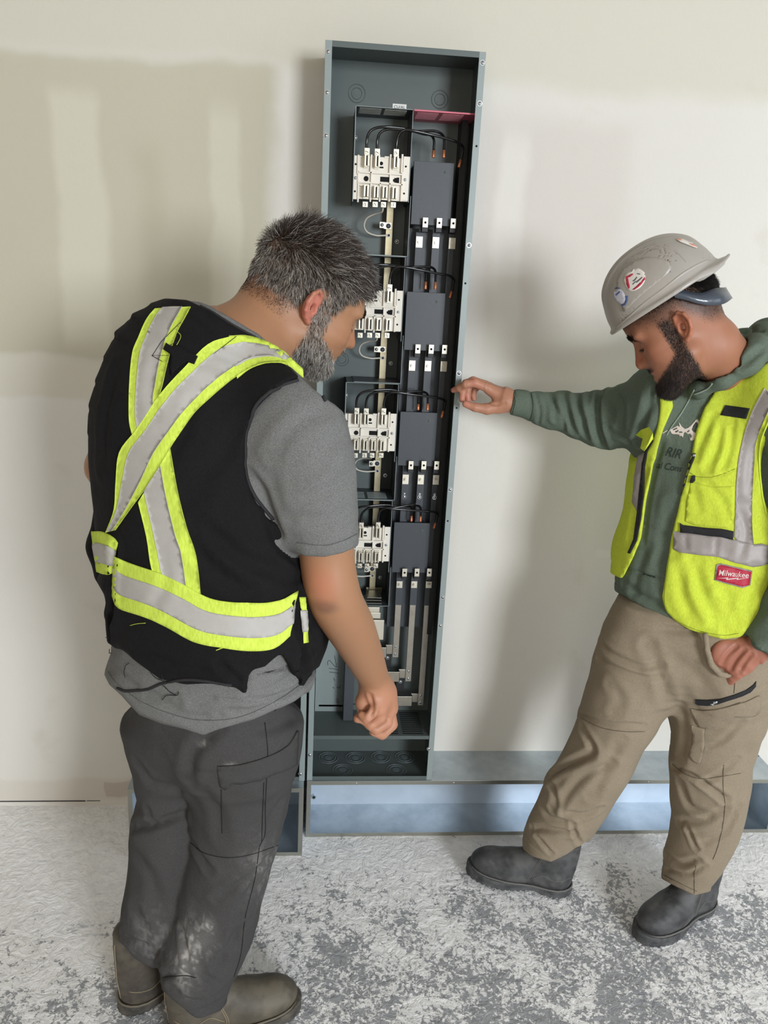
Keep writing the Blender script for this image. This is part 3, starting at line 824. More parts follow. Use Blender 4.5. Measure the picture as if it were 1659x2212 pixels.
def thread(name, bvh, pts, r, m, parent, lift=.0008, seg=5, sm=True):
    """a seam, cord or piping lying on the surface along a traced line"""
    pp = smooth2(pts, 6) if sm and len(pts) > 2 else pts; Q = []
    for x, y in pp:
        l, nr, _i, _d = hit(bvh, x, y)
        if l is not None: Q.append(l+nr*lift)
    if len(Q) < 2: return None
    bm = BM(); tube(bm, Q, r, seg); return obj(name, bm, m, parent)

# ---- heads: local frame X forward, Y to the person's left, Z up, origin between the ears
def frame(fwd, up):
    x = np.array(fwd, float); x /= np.linalg.norm(x); y = np.cross(np.array(up, float), x); y /= np.linalg.norm(y)
    return np.stack([x, y, np.cross(x, y)], 1)       # columns
def head_sdf(L, beard=0., stout=0.):
    """L = local points"""
    A = L.copy(); A[:, 1] = np.abs(A[:, 1])
    d = s_ell(A, (-.004, 0, .045), (.101, .078, .088))
    d = smin(d, s_ell(A, (.034, 0, .0), (.066, .064, .085)), .03)
    d = smin(d, s_ell(A, (.028, 0, -.045), (.062+stout*.3, .056+stout, .062)), .03)
    d = smin(d, s_ell(A, (.083, .026, .030), (.016, .030, .010)), .016)
    d = smin(d, s_ell(A, (.060, .046, -.014), (.028, .020, .020)), .018)
    d = smin(d, s_ell(A, (.074, 0, -.05), (.024, .030, .026)), .02)
    d = smin(d, s_cap(A, (.000, .052+stout*.6, -.055), (.070, .016, -.098), .017, .019), .022)
    d = smin(d, s_ell(A, (.082, 0, -.097), (.019, .022, .018)), .016)
    d = smax(d, -s_ell(A, (.105, .034, .012), (.020, .019, .0115)), .010)
    lid = s_ell(A, (.0775, .032, .010), (.0148, .0150, .0140)); d = smin(d, lid, .003)
    B = A.copy(); B[:, 0] = 0; fr = A[:, 0] > .055
    slit = seg_dist(B, [(0, .019, .0035), (0, .028, .0005), (0, .037, .0005), (0, .047, .004)])
    d = d+fr*.0020*np.exp(-(slit/.0013)**2)
    d = d+.0014*np.exp(-(seg_dist(A, [(.089, .018, .016), (.093, .030, .0185), (.085, .046, .015)])/.0018)**2)
    nose = s_cap(A, (.090, 0, .024), (.112, 0, -.020), .0085, .0115)
    nose = smin(nose, s_ell(A, (.1005, .0125, -.0255), (.011, .0075, .0080)), .008)
    nose = smin(nose, s_ell(A, (.116, 0, -.024), (.0085, .0105, .0085)), .006)
    nose = smax(nose, -s_ell(A, (.106, .0065, -.0345), (.006, .0034, .005)), .003)
    d = smin(d, nose, .009)
    d = smin(d, s_ell(A, (.0955, 0, -.0555), (.0085, .0230, .0055)), .005)
    d = smin(d, s_ell(A, (.0935, 0, -.0665), (.0085, .0195, .0062)), .005)
    d = d+.0030*np.exp(-(seg_dist(A, [(.103, 0, -.0608), (.098, .012, -.0608), (.087, .025, -.062)])/.0018)**2)
    if beard:
        bz = smoothstep(-A[:, 2], .005, .045)*smoothstep(A[:, 0], -.012, .02)
        bz = bz*(1-np.exp(-(np.linalg.norm((A-np.array([.1, 0, -.0605]))/np.array([1, 1.6, .6]), axis=1)/.016)**2))
        bz = bz*(1-smoothstep(A[:, 2]+.9*(.112-A[:, 0])*0-(-.030), 0, .02))
        d = d-beard*bz
    return d
def ear_sdf(L, y0=.0745):
    A = L.copy(); A[:, 1] = np.abs(A[:, 1])
    an = math.radians(24); q = A-np.array([-.006, y0, -.002])
    X = q[:, 0]*math.cos(an)-q[:, 1]*math.sin(an); Y = q[:, 0]*math.sin(an)+q[:, 1]*math.cos(an)
    tl = math.radians(-12); X2 = X*math.cos(tl)-q[:, 2]*math.sin(tl); Z2 = X*math.sin(tl)+q[:, 2]*math.cos(tl)
    S = np.stack([X2, Y, Z2], 1)
    pl = s_ell(S, (-.008, .006, .003), (.0175, .0045, .029))
    rim = s_chain(S, [(.006, .006, .012), (.003, .010, .026), (-.008, .013, .033), (-.020, .015, .027), (-.0255, .015, .012), (-.024, .014, -.004), (-.016, .011, -.017), (-.006, .008, -.026)],
                  [.0030, .0034, .0036, .0036, .0036, .0034, .0036, .0058], .003)
    anti = s_chain(S, [(-.012, .010, .020), (-.0175, .011, .008), (-.0155, .010, -.006), (-.007, .009, -.014)], [.0026, .003, .003, .0028], .003)
    d = smin(pl, rim, .004); d = smin(d, anti, .003)
    d = smin(d, s_ell(S, (.004, .007, -.004), (.0038, .0042, .0062)), .003)
    d = smax(d, -s_ell(S, (-.005, .011, .0005), (.0062, .0085, .0098)), .003)
    d = smax(d, -s_ell(S, (-.006, .016, .018), (.0085, .0055, .0085)), .003)
    return d
def strands(name, base, dirs, lens, rad, mi, mats, parent, seg=4, curl=.35, grav=(0, 0, -1), seed=1):
    """hair as thin three-sided tapering tubes"""
    rs = np.random.RandomState(seed); n = len(base); P = [base]; d = dirs.copy(); st = (lens/seg)[:, None]; g = np.array(grav)
    for k in range(seg):
        d = d+rs.randn(n, 3)*curl*.35+g*.10; d /= np.linalg.norm(d, axis=1)[:, None]; P.append(P[-1]+d*st)
    P = np.stack(P, 1)                                # n, seg+1, 3
    t = P[:, 1]-P[:, 0]; t /= np.linalg.norm(t, axis=1)[:, None]; a = np.cross(t, rs.randn(n, 3)); a /= np.linalg.norm(a, axis=1)[:, None]; b = np.cross(t, a)
    taper = np.linspace(1, .35, seg+1)[None, :, None, None]
    ang = np.array([0, 2.094, 4.189]); off = a[:, None, None, :]*np.cos(ang)[None, None, :, None]+b[:, None, None, :]*np.sin(ang)[None, None, :, None]
    V = P[:, :, None, :]+off*rad*taper
    base_i = (np.arange(n)*(seg+1)*3)[:, None, None]; k = np.arange(seg)[None, :, None]*3; j = np.arange(3)[None, None, :]; j2 = (j+1) % 3
    Q = np.stack([base_i+k+j, base_i+k+j2, base_i+k+3+j2, base_i+k+3+j], -1).reshape(-1, 4)
    return np_mesh(name, V.reshape(-1, 3), Q, mats, parent, mi=np.repeat(mi, seg*3), smooth=True)
def scatter(V, Q, wt, n, seed=0):
    """n random points on quads, chance by area x mean vertex weight; returns points, normals"""
    rs = np.random.RandomState(seed); a, b, c, d = (V[Q[:, i]] for i in range(4))
    nr = np.cross(c-a, d-b); ar = np.linalg.norm(nr, axis=1); w = ar*wt[Q].mean(1); w = w/w.sum()
    f = rs.choice(len(Q), n, p=w); s, t = rs.rand(n, 1), rs.rand(n, 1)
    p = (a[f]*(1-s)+b[f]*s)*(1-t)+(d[f]*(1-s)+c[f]*s)*t
    return p, nr[f]/ar[f][:, None]

# ---- boots: local X toe, Y left, Z up, origin under the heel
def boot_sdf(L, Ls=.30, top=.17):
    k = Ls/.30; x = L/k
    d = s_tube(x, [((.045, 0, top), (0, 1, 0), .043, .054), ((.045, 0, top*.7), (0, 1, 0), .042, .054), ((.05, 0, .09), (0, 1, 0), .040, .058), ((.055, 0, .03), (0, 1, 0), .036, .05)], 3)
    d = smin(d, s_cap(x, (.05, 0, .045), (.17, 0, .045), .038, .044), .03)
    d = smin(d, s_ell(x, (.215, 0, .046), (.078, .050, .044)), .03)
    d = smin(d, s_cap(x, (.07, 0, .12), (.16, 0, .06), .035, .036), .03)
    return smax(d, -(x[:, 2]-.018), .006)*k
def sole_sdf(L, Ls=.30):
    k = Ls/.30; x = L/k; q = x.copy(); q[:, 2] = 0
    d = s_ell(q, (.045, 0, 0), (.052, .041, 1)); d = smin(d, s_cap(q, (.05, 0, 0), (.2, 0, 0), .034, .047), .02)
    d = smin(d, s_ell(q, (.215, 0, 0), (.088, .055, 1)), .02)
    z = x[:, 2]; bot = .0+.0035*(np.sin(x[:, 0]*420) > .2)*(np.abs(x[:, 0]-.1) > .03)+.007*((x[:, 0] > .085) & (x[:, 0] < .125))
    top = .027+.006*smoothstep(x[:, 0], .23, .3)
    d = d+.0015*np.exp(-((z-.012)/.0025)**2)
    return np.maximum(np.maximum(d, z-top), bot-z)*k
def local(P, O, R): return (P-np.array(O)) @ R
def make_boot(parent, heel, toe, Ls, mats, pitch=0., roll=0., lift=0., top=.17, col=None):
    f = np.array(toe, float)-np.array(heel); f[2] = 0; f /= np.linalg.norm(f); f = f*math.cos(pitch)+np.array([0, 0, math.sin(pitch)])
    R = frame(f, (0, 0, 1)); O = np.array(heel, float)+np.array([0, 0, lift])
    up = lambda P: boot_sdf(P, Ls, top)
    V, Q = surface(up, (-.02, -.08, .0), (.34, .08, .27), .004)
    if col: c = col(V)
    o = np_mesh('boot', V @ R.T+O, Q, mats[0], parent, col=c if col else None)
    V2, Q2 = surface(lambda P: sole_sdf(P, Ls), (-.03, -.08, -.01), (.34, .08, .06), .0025)
    np_mesh('sole', V2 @ R.T+O, Q2, mats[1], o)
    b = BVHTree.FromPolygons([tuple(p) for p in V], [tuple(q) for q in Q])
    def onsurf(pts, r, name, m):
        P = []
        for x, y, z in catmull(pts, 6):
            l, nr, *_ = b.find_nearest((x, y, z)); P.append(Vector(R @ np.array(l+nr*.0004)+O))
        bm = BM(); tube(bm, P, r, 5); obj(name, bm, m, o)
    k = Ls/.30
    for s in (-1, 1):
        for dx in (0, .004):
            onsurf([((.12+dx)*k, s*.055, .035*k), ((.118+dx)*k, s*.05, .06*k), ((.105+dx)*k, s*.048, .10*k), ((.095+dx)*k, s*.045, .15*k)], .0009, 'stitching', mats[2])
        onsurf([(.0*k, s*.03, .07*k), (.05*k, s*.05, .062*k), (.085*k, s*.05, .07*k), (.115*k, s*.05, .05*k)], .0009, 'stitching', mats[2])
    onsurf([(-.02*k, .0, .035*k), (-.02*k, 0, .12*k), (-.0*k, 0, .2*k)], .0012, 'stitching', mats[2])
    P = []
    for i in range(41):
        a = 2*PI*i/40; x = .135+.165*math.cos(a); y = .058*math.sin(a)
        l, nr, *_ = b.find_nearest((x*k, y*k, .030*k)); P.append(Vector(R @ np.array((l[0]+nr[0]*.004, l[1]+nr[1]*.004, .030*k))+O))
    bm = BM(); tube(bm, P, .0026, 6); obj('welt', bm, mats[3], o)
    return o

# ------------------------------------------------------------------ people: shared pieces
def pxof(P):
    d = P-CP; z = d @ FWD; return 829.5+FPX*(d @ RGT)/z, 1106-FPX*(d @ UPV)/z
def cutline(P, pts, above=True):
    """signed distance in metres to a traced edge; positive above it (or below)"""
    u, v = pxof(P); y = np.interp(u, [p[0] for p in pts], [p[1] for p in pts]); m = ((P-CP) @ FWD)/FPX
    return (y-v)*m if above else (v-y)*m
def R_(c, px): return m_at(c)*px
def ring(u, v, y, hw, k=.7, ax=(1, 0, 0), f=1.):
    c = at(u, v, y); r = R_(c, hw); return (c, np.array(ax, float), r/f, r/f*k)
M_SKIN = mat('skin', (190, 135, 100), .48, attr=True, bump=(900, .10), spec=.4)
M_SKIN.node_tree.nodes['Principled BSDF'].inputs['Subsurface Weight'].default_value = .06
M_SKIN.node_tree.nodes['Principled BSDF'].inputs['Subsurface Radius'].default_value = (.01, .004, .002)
M_SKIN.node_tree.nodes['Principled BSDF'].inputs['Subsurface Scale'].default_value = .3
H_DARK = mat('dark_hair', (38, 30, 26), .5); H_BROWN = mat('brown_hair', (70, 52, 41), .5); H_GREY = mat('grey_hair', (150, 142, 132), .5); H_WHITE = mat('white_hair', (205, 198, 188), .5)
H_BLACK = mat('black_hair', (20, 16, 15), .5)
def woven(name, c1, c2, rough=.9, scale=700, stretch=(1, 1, .25), amt=1., bump=.25, attr=False, folds=0.):
    m = bpy.data.materials.new(name); m.use_nodes = True; t = NT(m); b = t.n['Principled BSDF']
    b.inputs['Roughness'].default_value = rough; b.inputs['Specular IOR Level'].default_value = .2
    tc = t.new('ShaderNodeTexCoord'); mp = t.new('ShaderNodeMapping'); mp.inputs['Scale'].default_value = stretch; t.link(tc.outputs['Object'], mp.inputs[0])
    nz = t.new('ShaderNodeTexNoise'); nz.inputs['Scale'].default_value = scale; nz.inputs['Detail'].default_value = 2; t.link(mp.outputs[0], nz.inputs['Vector'])
    rp = t.new('ShaderNodeMapRange'); rp.inputs[1].default_value = .35; rp.inputs[2].default_value = .65; rp.inputs[4].default_value = amt; t.link(nz.outputs['Fac'], rp.inputs[0])
    mx = t.new('ShaderNodeMix', data_type='RGBA'); t.link(rp.outputs[0], mx.inputs[0])
    if attr:
        a = t.new('ShaderNodeVertexColor'); a.layer_name = 'Col'; t.link(a.outputs['Color'], mx.inputs[6])
        mu = t.new('ShaderNodeMix', data_type='RGBA', blend_type='MULTIPLY'); mu.inputs[0].default_value = 1; t.link(a.outputs['Color'], mu.inputs[6]); mu.inputs[7].default_value = lin(c2)+(1,); t.link(mu.outputs[2], mx.inputs[7])
    else: mx.inputs[6].default_value = lin(c1)+(1,); mx.inputs[7].default_value = lin(c2)+(1,)
    t.link(mx.outputs[2], b.inputs['Base Color'])
    bp = t.new('ShaderNodeBump'); bp.inputs['Strength'].default_value = bump; bp.inputs['Distance'].default_value = .0015; t.link(nz.outputs['Fac'], bp.inputs['Height'])
    last = bp
    if folds:
        n2 = t.new('ShaderNodeTexNoise'); n2.inputs['Scale'].default_value = 16; n2.inputs['Detail'].default_value = 3; n2.inputs['Distortion'].default_value = .8; t.link(tc.outputs['Object'], n2.inputs['Vector'])
        b2 = t.new('ShaderNodeBump'); b2.inputs['Strength'].default_value = folds; b2.inputs['Distance'].default_value = .012; t.link(n2.outputs['Fac'], b2.inputs['Height']); t.link(bp.outputs[0], b2.inputs['Normal']); last = b2
    t.link(last.outputs[0], b.inputs['Normal'])
    return m
M_TEE = woven('heather_grey_jersey', (126, 125, 122), (92, 92, 91), scale=1000, stretch=(.5, .5, 1.5), folds=.25)
M_VEST1 = woven('black_vest_cloth', (26, 24, 25), (17, 16, 17), scale=900, folds=.3)
M_LIME = woven('lime_tape', (208, 228, 92), (192, 212, 78), scale=300, bump=.15, folds=.12)
M_SILVER = mat('grey_reflective_tape', (178, 174, 168), .62, 0., bump=(500, .12), var=(14, .5, (158, 152, 146)))
M_TROU1 = woven('charcoal_trouser_cloth', (1, 1, 1), (226, 226, 226), scale=900, attr=True, folds=.22)
M_BOOT1 = mat('worn_brown_leather', (1, 1, 1), .62, attr=True, bump=(220, .3), var=(26, .5, (100, 92, 78)))
M_SOLE1 = mat('rubber_sole', (52, 50, 46), .75, bump=(200, .3), var=(30, .6, (110, 102, 90)))
M_STITCH = mat('tan_stitching', (140, 126, 100), .8)
M_WELT = mat('boot_welt', (104, 96, 82), .7)
M_THREAD = mat('black_thread', (14, 13, 14), .8)
M_PIPE1 = mat('black_piping', (34, 31, 33), .8)

# ------------------------------------------------------------------ first man: back to the camera, looking into the panel
AX1 = np.array([.82, -.57, 0.])
O1e = at(676, 664, -.72); F1 = (math.cos(.38)*math.cos(.46), math.sin(.38)*math.cos(.46), -math.sin(.46))
R1 = frame(F1, (.15, -.10, 1)); S1 = 1.04; O1 = O1e-(R1 @ np.array((-.006, -.078, 0.)))*S1
def loc1(P):
    L = (P-O1) @ R1/S1; L[..., 2] = np.where(L[..., 2] < 0, L[..., 2]/.88, L[..., 2]); return L
def wld1(L): return (np.array(L)*S1) @ R1.T+O1
T1 = [ring(u, v, y, hw, .74, AX1, .92) for u, v, y, hw in
      [(452, 1590, -.725, 176), (448, 1500, -.735, 192), (462, 1400, -.745, 215), (452, 1300, -.745, 214), (434, 1160, -.74, 212), (412, 1020, -.73, 205), (402, 900, -.72, 196), (420, 800, -.71, 172), (462, 730, -.70, 122), (505, 695, -.69, 72)]]
sR, eR, wR = at(652, 905, -.84), at(722, 1290, -.845), at(813, 1478, -.68)
sL, eL = at(296, 800, -.60), at(232, 1010, -.50)
def trunk1(P, g=0.):
    d = s_tube(P, T1, 3)-g
    d = smin(d, s_ell(P, at(640, 920, -.825), (.078+g, .078+g, .082+g)), .05)
    d = smin(d, s_ell(P, at(300, 838, -.605), (.050+g, .052+g, .072+g)), .045)
    d = smin(d, s_cap(P, at(520, 730, -.70), at(632, 880, -.81), .058+g, .046+g), .04)
    d = smin(d, s_cap(P, at(500, 715, -.69), at(352, 738, -.63), .050+g, .034+g), .035)
    return d
def neck1(P):
    return s_chain(P, [tuple(wld1((-.035, 0, .0))), tuple(wld1((-.036, .0, -.055))), tuple(at(540, 745, -.695)), tuple(at(500, 800, -.69))], [.064, .067, .066, .068], .03)
def hand_chain(P, o, spec, k=.004):
    for pts, rs in spec: o = smin(o, s_chain(P, pts, rs, .004), k)
    return o
# head and neck, fine
def headneck1(P):
    L = loc1(P); d = smin(head_sdf(L, .006, .010)*S1, neck1(P), .035)
    d = smin(d, s_cap(P, at(462, 722, -.69), at(560, 790, -.75), .038, .038), .05)
    e = ear_sdf(L, .0735)*S1
    return smin(d, e, .005)
lo = np.minimum(O1, at(470, 760, -.70))-.16; hi = np.maximum(O1, at(470, 760, -.7))+.17
hv, hq = surface(headneck1, lo, hi, .0021)
def skin_color(L, base, lipc, beardc, bz, stub, stubc, ear=(.62, .24, .19)):
    """L in head coordinates -> albedo"""
    A = L.copy(); A[:, 1] = np.abs(A[:, 1]); c = np.tile(np.array(base), (len(A), 1))
    c = mixc(c, (base[0]*1.06, base[1]*.80, base[2]*.76), .6*np.exp(-(np.linalg.norm(A-np.array([.07, .04, -.02]), axis=1)/.03)**2))
    c = mixc(c, (base[0]*1.10, base[1]*.74, base[2]*.72), .75*np.exp(-(np.linalg.norm(A-np.array([.113, .0, -.022]), axis=1)/.02)**2))
    c = mixc(c, ear, .75*np.exp(-(np.linalg.norm((A-np.array([-.012, .090, .0]))/np.array([1.1, .7, 1.4]), axis=1)/.026)**4))
    c = mixc(c, lipc, .8*np.exp(-(np.linalg.norm((A-np.array([.1, 0, -.061]))/np.array([1, 2.4, 1]), axis=1)/.009)**4))
    c = mixc(c, beardc, bz(A)); c = mixc(c, stubc, stub(A))
    return c
def beard_w(A):
    """moustache, cheeks, chin and jaw"""
    cheek = .0*A[:, 0]-.030-.55*np.clip(A[:, 0]-.02, 0, 1)
    side = smoothstep(cheek-A[:, 2], -.004, .010)*smoothstep(A[:, 0], -.004, .012)
    burn = smoothstep(A[:, 0], -.002, .010)*(1-smoothstep(A[:, 0], .028, .040))*smoothstep(-A[:, 2], -.045, -.02)*smoothstep(A[:, 1], .045, .055)
    mous = np.exp(-(np.linalg.norm((A-np.array([.098, .012, -.046]))/np.array([1.4, 2.4, .8]), axis=1)/.010)**4)
    lips = np.exp(-(np.linalg.norm((A-np.array([.1, 0, -.061]))/np.array([1, 2.3, .8]), axis=1)/.0085)**4)
    w = np.maximum(np.maximum(side, burn), mous)*(1-lips)
    return w*(1-smoothstep(-A[:, 2], .122, .150))*(1-.0*A[:, 0])
def scalp_w(A, soft=.006):
    z = np.interp(A[:, 0], [-.13, -.08, -.045, -.03, -.018, -.004, .012, .024, .034, .046, .07, .088, .11], [-.060, -.058, -.050, -.030, .026, .040, .034, .015, .012, .040, .062, .082, .088])
    A = A.copy(); A[:, 1] = np.abs(A[:, 1])
    z = np.where(A[:, 1] < .045, np.where(A[:, 0] > .0, np.maximum(z, .055+.035*smoothstep(A[:, 0], .05, .1)), z), z)
    return smoothstep(A[:, 2]-z, -soft, soft)*(1-smoothstep(s_ell(A, (-.004, 0, .045), (.101, .078, .088)), .008, .022))
BASE1 = lin((160, 116, 85))
hl = loc1(hv)
hc = skin_color(hl, BASE1, lin((150, 92, 80)), lin((104, 84, 72)), lambda A: .75*beard_w(A), lambda A: np.maximum(.85*scalp_w(A), 0), lin((62, 50, 43)), lin((196, 112, 100)))
st = smoothstep(-hl[:, 0], .03, .06)*smoothstep(hl[:, 2], -.115, -.05)*(1-scalp_w(hl))*(1-smoothstep(s_ell(hl, (-.004, 0, .045), (.101, .078, .088)), .02, .045)); hc = mixc(hc, lin((128, 88, 64)), .55*st)
# right arm and hand, fine
W1 = np.array
hand1 = [([at(803, 1478, -.68), at(783, 1515, -.70), at(786, 1548, -.71), at(772, 1552, -.715)], [.019, .0155, .0115, .0095]),   # thumb
         ([at(842, 1535, -.655), at(848, 1566, -.66), at(826, 1588, -.675), at(806, 1580, -.685)], [.0125, .0118, .0105, .0092]),
         ([at(838, 1528, -.675), at(836, 1560, -.69), at(812, 1576, -.70), at(797, 1566, -.70)], [.0125, .0115, .0105, .0092]),
         ([at(830, 1518, -.695), at(822, 1550, -.715), at(800, 1566, -.72), at(786, 1556, -.715)], [.0122, .0112, .0102, .009]),
         ([at(820, 1508, -.71), at(806, 1538, -.73), at(790, 1553, -.735), at(779, 1543, -.73)], [.011, .010, .0092, .0082])]
def arm1(P):
    d = s_tube(P, [(c, RGT, r, r) for c, r in ((sR, .055), (at(700, 1110, -.85), .0500), (at(706, 1200, -.848), .0485), (eR, .0495), (at(757, 1355, -.795), .0465), (at(788, 1420, -.735), .0385), (wR, .0295), (at(820, 1496, -.675), .0275))], 5)
    d = smin(d, s_chain(P, [tuple(wR), tuple(at(822, 1500, -.675)), tuple(at(834, 1528, -.672))], [.028, .030, .026], .02), .02)
    d = smin(d, s_cap(P, at(808, 1490, -.69), at(818, 1530, -.712), .026, .018), .02)
    return hand_chain(P, d, hand1, .005)
pts = np.array([sR, eR, wR, at(770, 1600, -.66), at(860, 1600, -.66)])
av, aq = surface(arm1, pts.min(0)-.09, pts.max(0)+.07, .0030)
av = relax(av, aq, 30, .5, smoothstep(np.linalg.norm(av-at(815, 1545, -.69), axis=1), .05, .09))
av = crease(av, aq, [([(800, 1500), (806, 1530), (800, 1548)], .004, .003), ([(838, 1548), (826, 1562), (808, 1566)], .002, .001)])
ac = np.tile(np.array(BASE1), (len(av), 1))
dh = np.linalg.norm(av-at(820, 1540, -.69), axis=1); ac = mixc(ac, lin((196, 134, 108)), .5*(1-smoothstep(dh, .05, .11)))
el = at(700, 1310, -.89); dd = np.linalg.norm((av-el)/np.array([1.15, 1.4, .7]), axis=1); ac = mixc(ac, lin((112, 84, 66)), .85*(1-smoothstep(dd, .006, .030)))
dd = np.linalg.norm((av-at(690, 1270, -.90))/np.array([1, 1.5, 1.3]), axis=1); ac = mixc(ac, lin((196, 118, 92)), .5*(1-smoothstep(dd, .0, .05)))
# the rest of the body (under the clothes), coarse
hipL, kneeL, ankL = at(362, 1600, -.69), at(362, 1800, -.70), at(312, 2040, -.700)
hipR, kneeR, ankR = at(520, 1600, -.74), at(500, 1820, -.745), at(425, 2130, -.79)
def core1(P):
    d = smax(trunk1(P, -.02), cutline(P, [(0, 1470), (900, 1470)], False), .02)
    for h, k, a in ((hipL, kneeL, ankL), (hipR, kneeR, ankR)): d = smin(d, s_chain(P, [tuple(h), tuple(k), tuple(a)], [.064, .046, .026], .03), .03)
    d = smin(d, s_chain(P, [tuple(sL), tuple(eL), tuple(at(300, 1120, -.36))], [.05, .042, .03], .02), .03)
    d = smin(d, s_chain(P, [tuple(sR), tuple(at(698, 1130, -.848))], [.046, .040], .02), .02)
    return d
allp = np.array([t[0] for t in T1]+[ankL, ankR, sR, sL, at(300, 1120, -.36)])
cv, cq = surface(core1, allp.min(0)-.16, allp.max(0)+.16, .009)
cc = np.tile(np.array(BASE1), (len(cv), 1))
V, Q = merge([(hv, hq), (av, aq), (cv, cq)])
man1 = np_mesh('person', V, Q, M_SKIN, None, col=np.concatenate([hc, ac, cc]))
setp(man1, 'bearded grey-haired man in a black vest with lime X stripes, bending towards the open panel', 'person')

# hair: salt and pepper, clipped at the nape, tousled on top
def comb(P, N, fwd_l, R, drop):
    d = (R @ np.array(fwd_l)); t = d-N*(N @ d)[:, None]; t /= (np.linalg.norm(t, axis=1)[:, None]+1e-6)
    return t+N*drop
sw = scalp_w(hl, .004)*(np.linalg.norm((np.abs(hl)-np.array([.012, .085, .002]))/np.array([1, 1, 1.4]), axis=1) > .020)
p, n = scatter(hv, hq, sw, 26000, 1); L = loc1(p)
top = smoothstep(L[:, 2], .03, .09); front = smoothstep(L[:, 0], .03, .09)
ln = .012+.015*top+.010*front*top; ln *= np.random.RandomState(2).uniform(.7, 1.25, len(ln)); ln = np.where(L[:, 2] < 0, ln*.55, ln)
dr = comb(p, n, (.45, 0, -.9), R1, .34); dr = dr*(1-top[:, None])+comb(p, n, (1, .25, -.1), R1, .42)*top[:, None]
rs = np.random.RandomState(3); clump = np.stack([wav(p, 26, i*3) for i in range(3)], 1); dr = dr+clump*.45+rs.randn(len(p), 3)*.16; dr /= np.linalg.norm(dr, axis=1)[:, None]
g = rs.rand(len(p)); side = 1-top; pg = .15+.33*side
mi = np.where(g < pg*.35, 3, np.where(g < pg, 2, np.where(g < pg+.34, 1, 0)))
strands('hair', p, dr, ln, .00034, mi, [H_DARK, H_BROWN, H_GREY, H_WHITE], man1, 4, .28, (0, 0, -.6), 4)
nw = st*(hl[:, 2] > -.10)*(hl[:, 0] < -.03); p, n = scatter(hv, hq, nw+1e-9, 2200, 5)
dr = comb(p, n, (.2, 0, -1), R1, .5); strands('nape_hair', p, dr, np.full(len(p), .0028), .0002, np.random.RandomState(1).randint(0, 2, len(p)), [H_DARK, H_BROWN], man1, 2, .3)
bw = beard_w(np.abs(hl)*np.array([1, 1, 1])*np.sign(np.where(np.arange(3) == 1, 1, 1))) if False else beard_w(np.stack([hl[:, 0], np.abs(hl[:, 1]), hl[:, 2]], 1))
p, n = scatter(hv, hq, bw**1.5, 13000, 7); L = loc1(p)
dr = comb(p, n, (.35, 0, -1), R1, .45)+np.stack([wav(p, 40, i*3) for i in range(3)], 1)*.25; dr /= np.linalg.norm(dr, axis=1)[:, None]
ln = .006+.007*smoothstep(-L[:, 2], .04, .1); ln *= np.random.RandomState(2).uniform(.7, 1.2, len(ln)); g = rs.rand(len(p))
pg = .62-.42*np.exp(-((L[:, 2]+.046)/.012)**2)*(L[:, 0] > .07)
mi = np.where(g < pg*.6, 3, np.where(g < pg, 2, np.where(g < pg+.12, 1, 0)))
strands('beard', p, dr, ln, .00032, mi, [H_DARK, H_BROWN, H_GREY, H_WHITE], man1, 3, .35, (0, 0, -.5), 8)
def brows(hv, hq, locf, R, par, m, nb, seed):
    L0 = locf(hv); A = L0.copy(); A[:, 1] = np.abs(A[:, 1]); B = A.copy(); B[:, 0] = 0
    wb = np.exp(-(seg_dist(B, [(0, .014, .030), (0, .030, .0345), (0, .046, .030)])/.0038)**2)*(A[:, 0] > .045)
    wl = np.exp(-(seg_dist(B, [(0, .020, .0015), (0, .030, -.001), (0, .042, .0)])/.0012)**2)*(A[:, 0] > .055)
    for s in (-1, 1):
        sd = (L0[:, 1]*s > 0)
        p, n = scatter(hv, hq, wb*sd+1e-12, nb//2, seed); dr = comb(p, n, (-.6, 0, .2), R, .35)+s*R[:, 1][None]*.8; dr /= np.linalg.norm(dr, axis=1)[:, None]
        strands('eyebrow', p, dr, np.full(len(p), .0075), .00030, np.zeros(len(p), int), [m], par, 3, .15, (0, 0, 0), seed)
        p, n = scatter(hv, hq, wl*sd+1e-12, 100, seed+1); dr = comb(p, n, (1, 0, -.6), R, .5); dr /= np.linalg.norm(dr, axis=1)[:, None]
        strands('eyelash', p, dr, np.full(len(p), .0045), .00016, np.zeros(len(p), int), [m], par, 2, .1, (0, 0, 0), seed)
brows(hv, hq, loc1, R1, man1, H_DARK, 900, 11)

